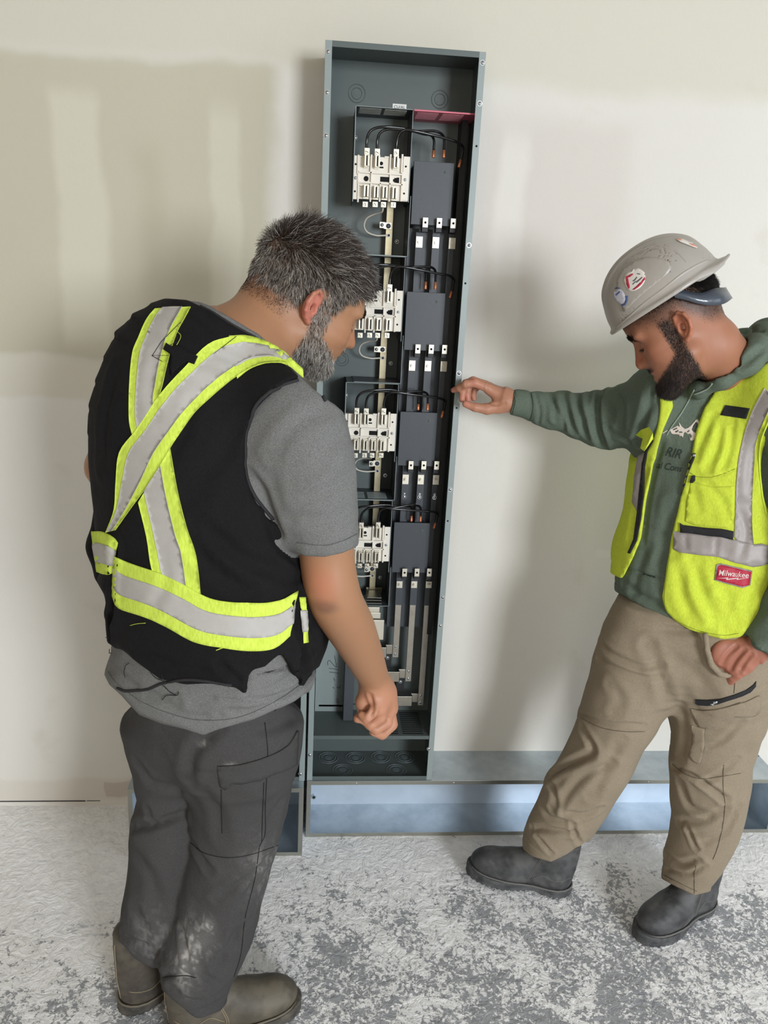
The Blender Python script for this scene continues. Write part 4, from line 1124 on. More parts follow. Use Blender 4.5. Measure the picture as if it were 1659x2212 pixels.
# grey T-shirt with sleeve
def sleeveR(P):
    d = s_tube(P, [ring(*a, .9, RGT) for a in ((630, 880, -.82, 52), (642, 915, -.83, 84), (655, 985, -.84, 108), (675, 1070, -.845, 98), (694, 1140, -.85, 84), (708, 1215, -.85, 71))], 3)
    return d
def wrink1(P, a=.0035): return a*wav(P, 3.2, 2)+a*.5*wav(P, 8, 9)
SH1 = [(150, 1400), (222, 1452), (236, 1478), (262, 1500), (300, 1542), (350, 1562), (400, 1574), (440, 1588), (480, 1572), (540, 1560), (590, 1535), (635, 1515), (655, 1500), (720, 1470), (900, 1450)]
CUF = [(500, 1150), (600, 1165), (636, 1193), (660, 1203), (700, 1204), (740, 1195), (780, 1179), (900, 1170)]
def tee1(P):
    t = trunk1(P, .004)
    t = smin(t, s_ell(P, at(440, 1480, -.735), (.185, .15, .12)), .05)
    t = smax(t, cutline(P, SH1, False), .003)
    s = smax(sleeveR(P), cutline(P, CUF, False), .003)
    d = smin(t, s, .025)
    d = smin(d, s_chain(P, [tuple(at(296, 815, -.60)), tuple(at(268, 860, -.57)), tuple(at(254, 925, -.545))], [.050, .054, .056], .02), .02)
    d = d+wrink1(P, .0022)
    d = d+grooves(P, [([at(640, 1000, -.93), at(600, 1110, -.92), at(630, 1180, -.91)], .012, .004), ([at(700, 900, -.93), at(640, 960, -.94), at(570, 1060, -.9)], .014, .003), ([at(760, 1020, -.9), at(690, 1060, -.94), at(620, 1080, -.93)], .012, .003)])
    return smax(d, cutline(P, [(300, 640), (430, 652), (452, 660), (560, 722), (612, 768), (640, 805), (700, 862), (760, 900)]), .003)
lo = allp.min(0)-np.array([.12, .16, -.55]); lo[2] = at(440, 1600, -.90)[2]-.06; hi = allp.max(0)+.12; hi[0] = at(800, 1100, -.85)[0]+.03
v, q = surface(tee1, lo, hi, .0052)
v = crease(v, q, [([(539, 1024), (565, 1057), (584, 1106), (600, 1150)], .009, .006), ([(706, 884), (662, 904), (621, 938), (590, 980)], .012, .0035), ([(757, 1031), (703, 1061), (640, 1075)], .010, .0035), ([(764, 1100), (700, 1125), (640, 1120)], .012, .003),
                  ([(730, 940), (690, 1000), (640, 1040)], .012, .0025), ([(648, 1440), (600, 1478), (540, 1500)], .010, .005), ([(640, 1490), (560, 1530), (480, 1540)], .010, .004), ([(240, 1440), (300, 1490), (380, 1515)], .010, .004), ([(620, 1440), (560, 1475)], .007, .004), ([(320, 1500), (400, 1545), (470, 1550)], .009, .003), ([(641, 1172), (700, 1178), (745, 1166), (776, 1150)], .003, .0015)])
tee = np_mesh('t_shirt', v, q, M_TEE, man1)
# black vest
HEM1 = [(100, 1330), (205, 1250), (228, 1290), (234, 1382), (262, 1402), (300, 1432), (345, 1466), (400, 1477), (440, 1474), (480, 1476), (510, 1482), (531, 1497), (536, 1484), (526, 1466), (548, 1446), (572, 1440), (590, 1424), (606, 1412), (622, 1430), (640, 1452), (652, 1478), (662, 1460), (690, 1440), (706, 1400), (716, 1360), (740, 1300), (900, 1200)]
NK1 = [(300, 640), (405, 648), (430, 660), (455, 672), (500, 700), (552, 728), (590, 755), (622, 790), (655, 822), (700, 860), (760, 910)]
def vest1(P):
    d = trunk1(P, .0125)+.5*wrink1(P, .004)
    d = smin(d, s_tube(P, [ring(*a, .7, AX1, .92) for a in ((440, 1250, -.745, 226), (448, 1350, -.75, 232), (450, 1440, -.745, 218), (450, 1500, -.74, 205))], 2), .03)
    d = smin(d, s_chain(P, [tuple(at(236, 1090, -.58)), tuple(at(228, 1180, -.58)), tuple(at(240, 1270, -.58))], [.028, .034, .028], .02), .03)     # front panel hanging past his left side
    d = smin(d, s_ell(P, at(640, 1390, -.67), (.085, .12, .10)), .03)                                                              # pocket bulge at the front
    d = d+grooves(P, [([at(240, 1120, -.66), at(250, 1250, -.66), at(244, 1330, -.66)], .010, .012), ([at(655, 1290, -.8), at(640, 1400, -.8), at(655, 1480, -.8)], .010, .010),
                      ([at(470, 1150, -.9), at(540, 1230, -.9), at(640, 1260, -.86)], .016, .004), ([at(560, 1120, -.9), at(600, 1180, -.9), at(650, 1210, -.86)], .014, .005),
                      ([at(380, 1420, -.9), at(440, 1445, -.9), at(520, 1440, -.9)], .014, .004)])
    d = smax(d, cutline(P, HEM1, False), .002)
    d = smax(d, cutline(P, NK1), .003)
    d = smax(d, -s_ell(P, at(692, 992, -.86), (.124, .21, .137), np.stack([RGT, FWD, UPV], 1)), .004)
    d = smax(d, -s_ell(P, at(176, 880, -.52), (.058, .20, .135), np.stack([RGT, FWD, UPV], 1)), .004)
    return d
v, q = surface(vest1, lo-.02, hi+.02, .0048)
v = crease(v, q, [([(416, 1176), (475, 1239), (539, 1281)], .012, .005), ([(430, 1130), (520, 1200), (610, 1240)], .012, .004), ([(580, 1120), (605, 1180), (645, 1215)], .009, .006), ([(250, 1180), (246, 1260), (240, 1380)], .008, .010), ([(648, 1280), (640, 1340), (656, 1400), (655, 1470)], .008, .010),
                  ([(475, 1432), (505, 1462), (528, 1484)], .008, .005), ([(300, 1400), (380, 1440), (470, 1450)], .012, .004), ([(420, 870), (395, 940), (350, 1010)], .010, .0025), ([(345, 760), (330, 830), (336, 900)], .009, .002), ([(560, 880), (480, 980), (420, 1060)], .016, .003), ([(330, 1320), (360, 1260), (352, 1200)], .010, .002), ([(680, 1380), (650, 1430)], .010, .005), ([(250, 800), (228, 900), (222, 1010)], .012, .004)])
vest = np_mesh('vest', v, q, M_VEST1, man1)
B1 = bvh_of(vest)
def tape(par, bvh, L, Rr, m_out, m_in, w=(.27, .73), name='reflective_stripe', lift=.0012, step=8, n=4):
    """three-band tape between the two traced edges: coloured edge, grey centre, coloured edge"""
    L, Rr = smooth2(L, n), smooth2(Rr, n)
    def rs_(A, k=40):
        d = [0]
        for i in range(1, len(A)): d.append(d[-1]+math.hypot(A[i][0]-A[i-1][0], A[i][1]-A[i-1][1]))
        t = np.linspace(0, d[-1], k); return np.stack([np.interp(t, d, [a[0] for a in A]), np.interp(t, d, [a[1] for a in A])], 1)
    a, b = rs_(L), rs_(Rr)
    o = lay(name, bvh, [ribbon_poly(a.tolist(), b.tolist())], m_out, par, lift, .0010, step)
    c, d = a*(1-w[0])+b*w[0], a*(1-w[1])+b*w[1]
    lay('grey_band', bvh, [ribbon_poly(c.tolist(), d.tolist())], m_in, o, lift+.0017, .0009, step)
    return o
# left shoulder strip running down, then the lower leg of the X, the broad diagonal over it, and the waist bands
tape(vest, B1, [(336, 668), (318, 690), (300, 730), (287, 765), (281, 830), (280, 900), (286, 935), (300, 975)], [(412, 664), (394, 700), (384, 740), (372, 800), (352, 800), (345, 840), (345, 860), (352, 930)][0:1]+[(398, 690), (382, 720), (366, 770), (352, 830), (346, 860), (352, 930)], M_LIME, M_SILVER, (.22, .78))
tape(vest, B1, [(300, 1085), (318, 1160), (326, 1215), (334, 1245)], [(368, 968), (384, 1060), (404, 1140), (424, 1200), (434, 1285)], M_LIME, M_SILVER, (.20, .70))
tape(vest, B1, [(500, 728), (450, 745), (400, 795), (350, 850), (300, 925), (262, 975), (254, 1040), (250, 1100), (232, 1150)], [(628, 790), (606, 786), (560, 790), (500, 822), (442, 872), (415, 900), (370, 965), (330, 1035), (280, 1105), (252, 1145)], M_LIME, M_SILVER, (.22, .74), lift=.0030)
tape(vest, B1, [(494, 727), (530, 726), (570, 738), (604, 756), (630, 780), (652, 800)], [(512, 820), (545, 796), (590, 784), (622, 792), (640, 806), (654, 818)], M_LIME, M_SILVER, (.22, .74), lift=.0026)
tape(vest, B1, [(247, 1200), (290, 1218), (350, 1238), (400, 1262), (450, 1290), (500, 1300), (560, 1302), (610, 1294), (641, 1276)], [(243, 1285), (258, 1312), (310, 1330), (360, 1352), (420, 1385), (480, 1398), (540, 1405), (590, 1400), (626, 1372)], M_LIME, M_SILVER, (.28, .72), lift=.0034)
tape(vest, B1, [(199, 1148), (222, 1148), (246, 1160), (256, 1172)], [(210, 1234), (226, 1240), (238, 1240), (244, 1236)], M_LIME, M_SILVER, (.28, .74), lift=.002)
tape(vest, B1, [(646, 1290), (652, 1330), (656, 1388)], [(660, 1290), (662, 1330), (667, 1386)], M_LIME, M_SILVER, (.0, .0), lift=.002)
lay('grey_patch', B1, [[(648, 1318), (660, 1318), (664, 1362), (653, 1364)]], M_SILVER, vest, .0032)
lay('black_patch', B1, [[(362, 744), (372, 752), (384, 748), (400, 756), (428, 772), (420, 790), (404, 784), (392, 792), (372, 812), (370, 790), (372, 770), (356, 758)]], M_VEST1, vest, .0046, .001, 6)
for pts in ([(384, 742), (357, 757), (366, 771), (331, 770), (422, 822), (440, 785)], [(332, 770), (352, 741), (384, 708), (392, 700)], [(440, 785), (470, 760), (510, 729)]):
    thread('stitching', B1, pts, .0005, M_THREAD, vest, .0052, sm=False)
thread('loose_thread', B1, [(384, 720), (392, 730), (386, 745), (381, 752)], .0004, M_LIME, vest, .005)
thread('piping', B1, [(432, 661), (456, 673), (502, 702), (554, 731), (592, 758), (622, 792)], .0022, M_PIPE1, vest, .0005, 6)
BT = bvh_of(tee)
for pts in ([(641, 1172), (700, 1178), (745, 1166), (776, 1150)], [(225, 1440), (255, 1478), (310, 1518), (380, 1545), (440, 1556), (520, 1548), (600, 1512), (648, 1480)]): thread('hem_seam', BT, pts, .0006, mat('seam_grey', (92, 92, 90), .9) if 'seam_grey' not in bpy.data.materials else bpy.data.materials['seam_grey'], tee)
BV = bvh_of(vest, tee)
thread('piping', BV, [(644, 822), (612, 832), (582, 848), (556, 872), (540, 905), (531, 945), (529, 990), (534, 1035), (548, 1068), (566, 1094), (590, 1122)], .0032, M_PIPE1, vest, .001, 6)
for pts in ([(254, 1486), (275, 1493), (320, 1488), (352, 1476), (395, 1468), (440, 1470), (500, 1480)],): thread('torn_binding', BV, pts, .0028, M_PIPE1, vest, .001, 6)
for pts in ([(282, 1432), (274, 1438), (271, 1452), (274, 1462)], [(328, 1450), (340, 1464), (356, 1468), (350, 1456)], [(355, 1480), (368, 1492), (384, 1500), (388, 1494)], [(352, 1512), (362, 1500), (384, 1500)], [(236, 1374), (228, 1380), (229, 1392)], [(240, 1402), (228, 1400), (236, 1410), (243, 1412)]): thread('loose_thread', BV, pts, .0007, M_THREAD, vest, .003)
thread('loose_thread', B1, [(285, 1350), (300, 1346), (318, 1344)], .0005, M_LIME, vest, .004)
thread('loose_thread', B1, [(468, 1404), (478, 1400), (482, 1398)], .0008, M_LIME, vest, .004)

# trousers
def leg_t(P, rings): return s_tube(P, [ring(u, v, y, hw, k, RGT) for u, v, y, hw, k in rings], 3)
def trou1(P):
    d = s_tube(P, [ring(448, 1460, -.735, 170, .72, AX1, .92), ring(455, 1560, -.73, 168, .76, AX1, .92), ring(458, 1610, -.72, 160, .70, AX1, .95), ring(460, 1660, -.72, 105, .6, AX1, .95)], 2)
    r = leg_t(P, [(520, 1560, -.745, 120, .95), (522, 1640, -.745, 118, .9), (518, 1730, -.745, 108, .9), (508, 1800, -.745, 98, .92), (498, 1850, -.745, 92, .95), (477, 1930, -.75, 92, .9), (455, 2010, -.755, 93, .9), (428, 2080, -.775, 90, .95), (418, 2130, -.785, 80, 1.05), (425, 2175, -.79, 68, 1.1), (432, 2210, -.79, 60, 1.1)])
    l = leg_t(P, [(368, 1560, -.69, 96, 1.), (372, 1640, -.69, 86, 1.), (372, 1720, -.695, 72, 1.), (368, 1790, -.70, 84, 1.), (356, 1880, -.705, 78, .95), (336, 1960, -.715, 73, .95), (322, 2030, -.725, 60, .95), (330, 2070, -.72, 50, 1.2), (335, 2110, -.72, 44, 1.2)])
    d = smin(d, smin(r, l, .012), .07)
    d = d+.0030*wav(P, 3.5, 4)+.0012*wav(P, 9, 12)
    return smax(d, cutline(P, [(200, 2036), (264, 2038), (290, 2070), (330, 2092), (345, 2090), (350, 2140), (415, 2190), (430, 2200), (476, 2184), (520, 2130), (600, 2100)], False), .003)
lo2 = np.minimum(ankL, ankR)-np.array([.12, .14, .10]); hi2 = at(448, 1400, -.735)+np.array([.26, .22, .02])
v, q = surface(trou1, lo2, hi2, .0052)
v = crease(v, q, [([(470, 1570), (420, 1620), (408, 1680)], .012, .006), ([(411, 1811), (430, 1845), (452, 1876)], .009, .006), ([(468, 1940), (505, 1915), (540, 1892), (590, 1840)], .009, .005), ([(393, 2007), (400, 2050), (411, 2082)], .008, .005), ([(339, 2109), (380, 2104), (425, 2109)], .007, .005),
                  ([(411, 2188), (460, 2172), (505, 2140)], .008, .005), ([(290, 1786), (330, 1782), (393, 1757)], .009, .008), ([(318, 1745), (326, 1765), (332, 1780)], .006, .004), ([(265, 2020), (300, 2036), (335, 2055)], .008, .006), ([(300, 1650), (330, 1690), (380, 1700)], .012, .005),
                  ([(560, 1880), (520, 1960), (505, 2050)], .009, .004), ([(535, 1990), (500, 2030), (470, 2090)], .008, .004), ([(600, 1640), (560, 1665), (500, 1672)], .006, .003), ([(630, 1700), (590, 1760), (580, 1820)], .012, .004), ([(430, 1700), (470, 1750), (480, 1810)], .014, .004),
                  ([(290, 1840), (330, 1900), (340, 1960)], .013, .004), ([(640, 1545), (590, 1570), (540, 1575)], .010, .004), ([(425, 2060), (436, 2100), (470, 2125)], .007, .004), ([(370, 2130), (400, 2160), (440, 2165)], .007, .004), ([(400, 1930), (440, 1960), (500, 1950)], .014, .003), ([(290, 1960), (310, 2000), (318, 2030)], .010, .004)])
u_, v_ = pxof(v); col = np.tile(np.array(lin((71, 69, 68))), (len(v), 1))
nz = smoothstep(wav(v, 22, 3)+1.1*wav(v, 70, 8), .1, 1.1)
for cu, cvv, ru, rv, a in ((412, 2060, 22, 60, .65), (396, 2085, 16, 40, .7), (440, 2030, 26, 24, .55), (450, 1998, 14, 16, .7), (500, 1655, 16, 6, .5), (440, 1606, 10, 6, .5), (570, 1880, 40, 60, .25), (330, 2030, 50, 60, .18)):
    col = mixc(col, lin((190, 186, 180)), a*np.clip(nz+.25, 0, 1)*np.exp(-(((u_-cu)/ru)**2+((v_-cvv)/rv)**2)))
trou = np_mesh('trousers', v, q, M_TROU1, man1, col=col)
BT1 = bvh_of(trou)
M_FLAP = woven('pocket_cloth', (69, 67, 66), (62, 61, 60), scale=900, folds=.15)
o = lay('cargo_pocket', BT1, [smooth2([(471, 1654), (520, 1650), (575, 1634), (620, 1610), (641, 1578), (642, 1600), (640, 1650)], 4)+[(624, 1660), (590, 1672), (560, 1685), (520, 1692), (496, 1690), (496, 1700), (486, 1704), (476, 1698), (473, 1680)]], M_FLAP, trou, .0005, .0030, 9)
for pts in ([(572, 1560), (578, 1620), (576, 1640)], [(576, 1680), (573, 1740), (572, 1800), (560, 1828)], [(570, 1690), (567, 1760), (565, 1820)], [(412, 1820), (440, 1842), (490, 1852), (540, 1846), (600, 1826)], [(478, 1705), (479, 1760), (480, 1800)], [(352, 2112), (400, 2108), (424, 2112)], [(560, 1830), (550, 1900), (530, 1980), (520, 2060), (505, 2110)], [(592, 1536), (598, 1530), (600, 1524)]): thread('seam', BT1, pts, .0007, M_THREAD, trou)
def mapb(base, hi):
    return lambda L: mixc(np.tile(np.array(lin(base)), (len(L), 1)), lin(hi), smoothstep(wav(L, 9, 5)+.5*wav(L, 30, 2), -.2, 1.1)*.6)
make_boot(man1, at_z(264, 2184, 0), at_z(264, 2184, 0)+np.array([.75, .66, 0]), .30, [M_BOOT1, M_SOLE1, M_STITCH, M_WELT], top=.205, col=mapb((56, 50, 44), (96, 88, 76)))
make_boot(man1, at_z(368, 2238, 0), at_z(640, 2168, 0), .288, [M_BOOT1, M_SOLE1, M_STITCH, M_WELT], top=.14, col=mapb((72, 66, 56), (112, 103, 88)))
M_CRM = woven('cream_webbing', (190, 182, 160), (176, 168, 146), scale=600)
lay('shoulder_strap', BV, [[(654, 794), (664, 797), (688, 824), (703, 848), (698, 853), (680, 832)]], M_CRM, vest, .003, .002, 5)
thread('edge_binding', BV, [(650, 806), (672, 824), (690, 846), (702, 868)], .0028, M_PIPE1, vest, .002, 6)

# ------------------------------------------------------------------ second man: hard hat, one hand on the panel, the other in his pocket
M_HOOD = woven('green_hoodie_fleece', (103, 114, 100), (88, 99, 87), scale=800, folds=.25, bump=.3)
M_LIME2 = woven('lime_vest_cloth', (204, 218, 74), (190, 204, 60), scale=500, folds=.35, bump=.15)
M_TAPE2 = mat('worn_grey_tape', (158, 150, 146), .5, .1, bump=(400, .15), var=(16, .6, (140, 130, 126)))
M_KHAKI = woven('khaki_cloth', (148, 134, 114), (134, 121, 102), scale=900, folds=.25)
M_BLKW = mat('black_webbing', (26, 26, 28), .8, bump=(900, .2))
M_HAT = mat('grey_hard_hat_shell', (164, 157, 149), .4, coat=.15, var=(7, .35, (160, 154, 145)))
M_BOOT2 = mat('dusty_black_leather', (1, 1, 1), .6, attr=True, bump=(240, .3), var=(22, .5, (96, 96, 96)))
M_SOLE2 = mat('dark_rubber_sole', (48, 49, 50), .75, bump=(200, .3), var=(30, .5, (110, 110, 110)))
M_ST2 = mat('grey_stitching', (104, 102, 98), .8)
AX2 = np.array([.87, -.50, 0.])
ph = .66; yw = .40; F2 = (-math.cos(ph)*math.cos(yw), math.cos(ph)*math.sin(yw), -math.sin(ph))
R2 = frame(F2, (-.12, .05, 1)); S2 = .97; O2 = at(1471, 706, -.62)-(R2 @ np.array((-.006, .078, 0.)))*S2
def loc2(P):
    L = (P-O2) @ R2/S2; k = np.interp(L[..., 2], [-.13, -.10, -.05, .02, .06], [.97, .95, .87, .87, .95]); L[..., 0] = np.where(L[..., 0] > 0, L[..., 0]/k, L[..., 0]); return L
def loc2h(P): return (P-O2) @ R2/S2
def wld2(L): return (np.array(L)*S2) @ R2.T+O2
T2 = [ring(u, v, y, hw, .66, AX2, .94) for u, v, y, hw in
      [(1500, 1420, -.46, 146), (1500, 1330, -.46, 148), (1505, 1240, -.455, 148), (1530, 1130, -.44, 146), (1545, 1010, -.43, 147), (1556, 900, -.42, 150), (1568, 820, -.42, 122), (1592, 760, -.42, 72)]]
s2R, e2R, w2R = at(1420, 880, -.39), at(1283, 905, -.26), at(1106, 868, -.204)
s2L, e2L, w2L = at(1700, 850, -.56), at(1755, 1170, -.64), at(1650, 1395, -.625)
def trunk2(P, g=0.):
    d = s_tube(P, T2, 3)-g
    d = smin(d, s_ell(P, at(1425, 872, -.395), (.068+g, .068+g, .075+g)), .05)
    d = smin(d, s_ell(P, at(1690, 850, -.545), (.068+g, .068+g, .085+g)), .05)
    d = smin(d, s_cap(P, at(1590, 800, -.44), at(1440, 845, -.40), .058+g, .048+g), .05)
    d = smin(d, s_cap(P, at(1600, 800, -.45), at(1680, 815, -.53), .058+g, .05+g), .05)
    return d
def neck2(P): return s_chain(P, [tuple(wld2((-.030, 0, -.005))), tuple(at(1533, 744, -.55)), tuple(at(1580, 802, -.48)), tuple(at(1602, 862, -.44))], [.052, .0575, .061, .070], .01)
def headneck2(P):
    L = loc2(P); d = smin(head_sdf(L, .005, .002)*S2, neck2(P), .03)
    return smin(d, ear_sdf(L, .0725)*S2, .005)
lo = np.minimum(O2, at(1600, 840, -.44))-.16; hi = np.maximum(O2, at(1600, 840, -.44))+.15
hv, hq = surface(headneck2, lo, hi, .0021); hl = loc2(hv)
BASE2 = lin((160, 108, 82))
def fade2(A):
    z0 = np.interp(A[:, 0], [-.13, -.06, -.02, .01, .035, .08], [-.055, -.030, .024, .022, .022, .045])
    return smoothstep(A[:, 2]-z0, -.012, .034)
def bw2(A):
    w = beard_w(A); nk = smoothstep(-A[:, 2], .10, .115); return w*(1-nk*.3)
hc = skin_color(hl, BASE2, lin((132, 78, 68)), lin((62, 47, 40)), lambda A: .82*bw2(A), lambda A: .80*fade2(A), lin((48, 38, 32)), lin((184, 112, 84)))
# right hand reaching to the panel flange
yh = -.196
hand2 = [([at(1052, 838, yh), at(1026, 827, yh), at(1006, 830, yh+.002), at(992, 838, yh+.018), at(979, 843, -.1605)], [.0118, .0102, .0098, .0085, .0068]),
         ([at(1050, 832, yh+.018), at(1022, 822, yh+.022), at(1006, 828, yh+.022), at(1000, 848, yh+.02), at(998, 863, yh+.016)], [.0115, .0100, .0095, .0086, .0078]),
         ([at(1055, 834, yh+.034), at(1028, 824, yh+.038), at(1013, 834, yh+.036), at(1010, 852, yh+.032), at(1011, 864, yh+.028)], [.0112, .0098, .0092, .0084, .0074]),
         ([at(1062, 840, yh+.047), at(1040, 832, yh+.050), at(1026, 840, yh+.048), at(1022, 854, yh+.044), at(1024, 862, yh+.04)], [.0100, .0088, .0082, .0074, .0066]),
         ([at(1082, 878, yh-.004), at(1052, 884, yh-.014), at(1026, 880, yh-.016), at(1006, 873, yh-.012)], [.0170, .0135, .0108, .0088])]
def arm2(P):
    d = s_tube(P, [(c, UPV, a, b) for c, a, b in ((s2R, .05, .05), (at(1350, 900, -.31), .046, .046), (e2R, .043, .043), (at(1190, 888, -.222), .038, .036), (w2R, .0285, .024), (at(1085, 862, -.200), .031, .020))], 4)
    d = smin(d, s_chain(P, [tuple(at(1090, 860, yh+.0)), tuple(at(1058, 842, yh+.004))], [.020, .0145], .01), .016)
    d = smin(d, s_chain(P, [tuple(at(1090, 858, yh+.02)), tuple(at(1060, 840, yh+.028))], [.020, .0145], .01), .016)
    d = smin(d, s_chain(P, [tuple(at(1090, 860, yh+.03)), tuple(at(1066, 844, yh+.044))], [.018, .0125], .01), .014)
    d = smin(d, s_cap(P, at(1092, 866, yh-.002), at(1076, 876, yh-.005), .022, .0165), .014)
    return hand_chain(P, d, hand2, .005)
pts = np.array([s2R, e2R, w2R, at(970, 870, -.2), at(1100, 800, -.1)])
av, aq = surface(arm2, pts.min(0)-.07, pts.max(0)+.07, .0023)
av = relax(av, aq, 1, .4)
av = crease(av, aq, [([(1052, 826), (1048, 836), (1050, 846)], .0022, -.0008), ([(1006, 824), (1007, 832), (1005, 838)], .0016, .0008), ([(1090, 872), (1070, 874), (1052, 870)], .004, .002), ([(1012, 868), (1016, 874), (1013, 880)], .0014, .0008)])
ac = np.tile(np.array(lin((176, 124, 98))), (len(av), 1))
for q in (hand2[0][0][-1], hand2[1][0][-1], hand2[2][0][-1], hand2[4][0][-1], hand2[0][0][1]): ac = mixc(ac, lin((204, 130, 112)), .6*np.exp(-(np.linalg.norm(av-q, axis=1)/.016)**2))
# left forearm and the hand going into the pocket
hand3 = [([at(1600, 1420, -.594), at(1578, 1440, -.590), at(1564, 1458, -.570), at(1560, 1480, -.56)], [.0135, .0120, .0105, .009]),
         ([at(1585, 1408, -.594), at(1560, 1424, -.590), at(1550, 1446, -.570), at(1550, 1470, -.56)], [.0135, .0120, .0105, .009]),
         ([at(1612, 1428, -.597), at(1596, 1446, -.594), at(1584, 1462, -.570), at(1578, 1482, -.56)], [.013, .0118, .0100, .009]),
         ([at(1625, 1430, -.597), at(1616, 1446, -.594), at(1606, 1460, -.570), at(1602, 1478, -.56)], [.012, .0105, .0092, .008]),
         ([at(1610, 1392, -.588), at(1580, 1388, -.588), at(1556, 1400, -.590), at(1545, 1412, -.590)], [.0165, .014, .0115, .009])]
def arm3(P):
    d = s_tube(P, [(c, UPV, a, b) for c, a, b in ((s2L, .05, .05), (at(1735, 1010, -.60), .046, .046), (e2L, .045, .043), (at(1700, 1300, -.635), .040, .037), (w2L, .031, .027), (at(1622, 1404, -.618), .036, .022), (at(1598, 1416, -.610), .043, .020), (at(1576, 1438, -.596), .042, .018), (at(1562, 1475, -.560), .034, .016))], 4)
    d = smin(d, s_ell(P, at(1562, 1412, -.600), (.030, .015, .036)), .02)
    return hand_chain(P, d, hand3, .006)
pts = np.array([s2L, e2L, w2L, at(1540, 1520, -.6)])
bv, bq = surface(arm3, pts.min(0)-.07, pts.max(0)+.08, .0030)
bv = relax(bv, bq, 6)
bv = crease(bv, bq, [([(1608, 1404), (1590, 1424), (1578, 1445)], .004, .0025), ([(1622, 1414), (1608, 1432), (1598, 1450)], .004, .0025), ([(1590, 1396), (1572, 1414), (1560, 1432)], .004, .0025)])
bc = np.tile(np.array(lin((162, 104, 84))), (len(bv), 1))
hipA, kneeA, ankA = at(1385, 1430, -.45), at(1320, 1600, -.42), at(1195, 1830, -.375)
hipB, kneeB, ankB = at(1555, 1440, -.48), at(1535, 1690, -.475), at(1482, 1890, -.47)
def core2(P):
    d = trunk2(P, -.018)
    for h, k, a in ((hipA, kneeA, ankA), (hipB, kneeB, ankB)): d = smin(d, s_chain(P, [tuple(h), tuple(k), tuple(a)], [.066, .05, .038], .03), .03)
    return d
allp2 = np.array([t[0] for t in T2]+[ankA, ankB, s2R, s2L])
cv, cq = surface(core2, allp2.min(0)-.16, allp2.max(0)+.16, .009); cc = np.tile(np.array(BASE2), (len(cv), 1))
V, Q = merge([(hv, hq), (av, aq), (bv, bq), (cv, cq)])
man2 = np_mesh('person', V, Q, M_SKIN, None, col=np.concatenate([hc, ac, bc, cc]))
setp(man2, 'dark-bearded man in a grey hard hat and open lime vest, fingertip on the panel edge', 'person')
LA = np.stack([hl[:, 0], np.abs(hl[:, 1]), hl[:, 2]], 1)
rs = np.random.RandomState(23)
p, n = scatter(hv, hq, bw2(LA)**2.2, 13000, 31); L = loc2(p)
dr = comb(p, n, (.35, 0, -1), R2, .40)+np.stack([wav(p, 40, i*3) for i in range(3)], 1)*.2; dr /= np.linalg.norm(dr, axis=1)[:, None]
ln = (.0035+.008*smoothstep(-L[:, 2], .05, .11)*smoothstep(L[:, 0], .03, .08))*rs.uniform(.7, 1.2, len(p))
strands('beard', p, dr, ln, .00030, (rs.rand(len(p)) < .22).astype(int), [H_BLACK, H_BROWN], man2, 3, .3, (0, 0, -.4), 32)
w = smoothstep(LA[:, 2]-np.interp(LA[:, 0], [-.13, -.07, -.02, .03, .08], [-.0, .022, .052, .058, .07]), -.004, .012)*(LA[:, 2] < .10)
p, n = scatter(hv, hq, w, 12000, 33); dr = comb(p, n, (-.3, 0, -.8), R2, .35); dr = dr+rs.randn(len(p), 3)*.15; dr /= np.linalg.norm(dr, axis=1)[:, None]
L = loc2(p); back = smoothstep(-L[:, 0], .05, .09)*smoothstep(L[:, 2], .02, .05)
strands('hair', p, dr, .005+.012*back, .00032, np.zeros(len(p), int), [H_BLACK], man2, 3, .25, (0, 0, -.3), 34)
p, n = scatter(hv, hq, fade2(LA)**1.5+1e-9, 7000, 35); dr = comb(p, n, (-.2, 0, -.9), R2, .4)
strands('faded_sides', p, dr, np.full(len(p), .0022), .00018, np.zeros(len(p), int), [H_BLACK], man2, 2, .2, (0, 0, 0), 36)
brows(hv, hq, loc2, R2, man2, H_BLACK, 900, 41)

# hard hat, worn with its peak to the back
def hat_solid(L, g=0.):
    q = L-np.array([-.008, 0, .062]); q[:, 2] = np.maximum(q[:, 2], 0)+0*q[:, 2]
    r = np.array([.121, .106, .126])+g; k = (np.abs(q[:, 0]/r[0])**2.25+np.abs(q[:, 1]/r[1])**2.25+np.abs(q[:, 2]/r[2])**2.25)**(1/2.25)
    return (k-1)*r.min()
def hat(P):
    L = loc2h(P); z = L[:, 2]-.062
    out = hat_solid(L); inn = hat_solid(L, -.004)
    A = np.abs(L[:, 1])
    # crest ridges and side embossing
    out = out-.0035*smoothstep(.030-A, 0, .006)*smoothstep(z, .05, .09)
    out = out-.0025*smoothstep(z-.014, 0, -.010)
    sh = smax(out, -inn, .001)
    sh = smax(sh, -z, .001)
    q = L.copy(); q[:, 2] = 0; c = np.array([-.008, 0, 0])
    rim = s_ell(q, c, (.127, .112, 1)); rim = smax(smax(rim, np.abs(z-.0030)-.0032, .002), -hat_solid(L, -.003), .001)
    pk = s_ell(q, (-.084, 0, 0), (.071, .080, 1)); zz = z-(.004+.006*smoothstep(-L[:, 0], .12, .18)-.9*A*A)
    pk = smax(smax(pk, np.abs(zz)-.0026, .002), -hat_solid(L, -.003), .001); pk = smax(pk, L[:, 0]+.06, .02)
    return smin(smin(sh, rim, .006), pk, .016)*S2
lo = O2-.24; hi = O2+.24
v, q = surface(hat, lo, hi, .0026)
hatO = np_mesh('hard_hat', v, q, M_HAT, man2)
BH = bvh_of(hatO)
U = lambda pts: [(1290+x/5.53, 500+y/5.53) for x, y in pts]
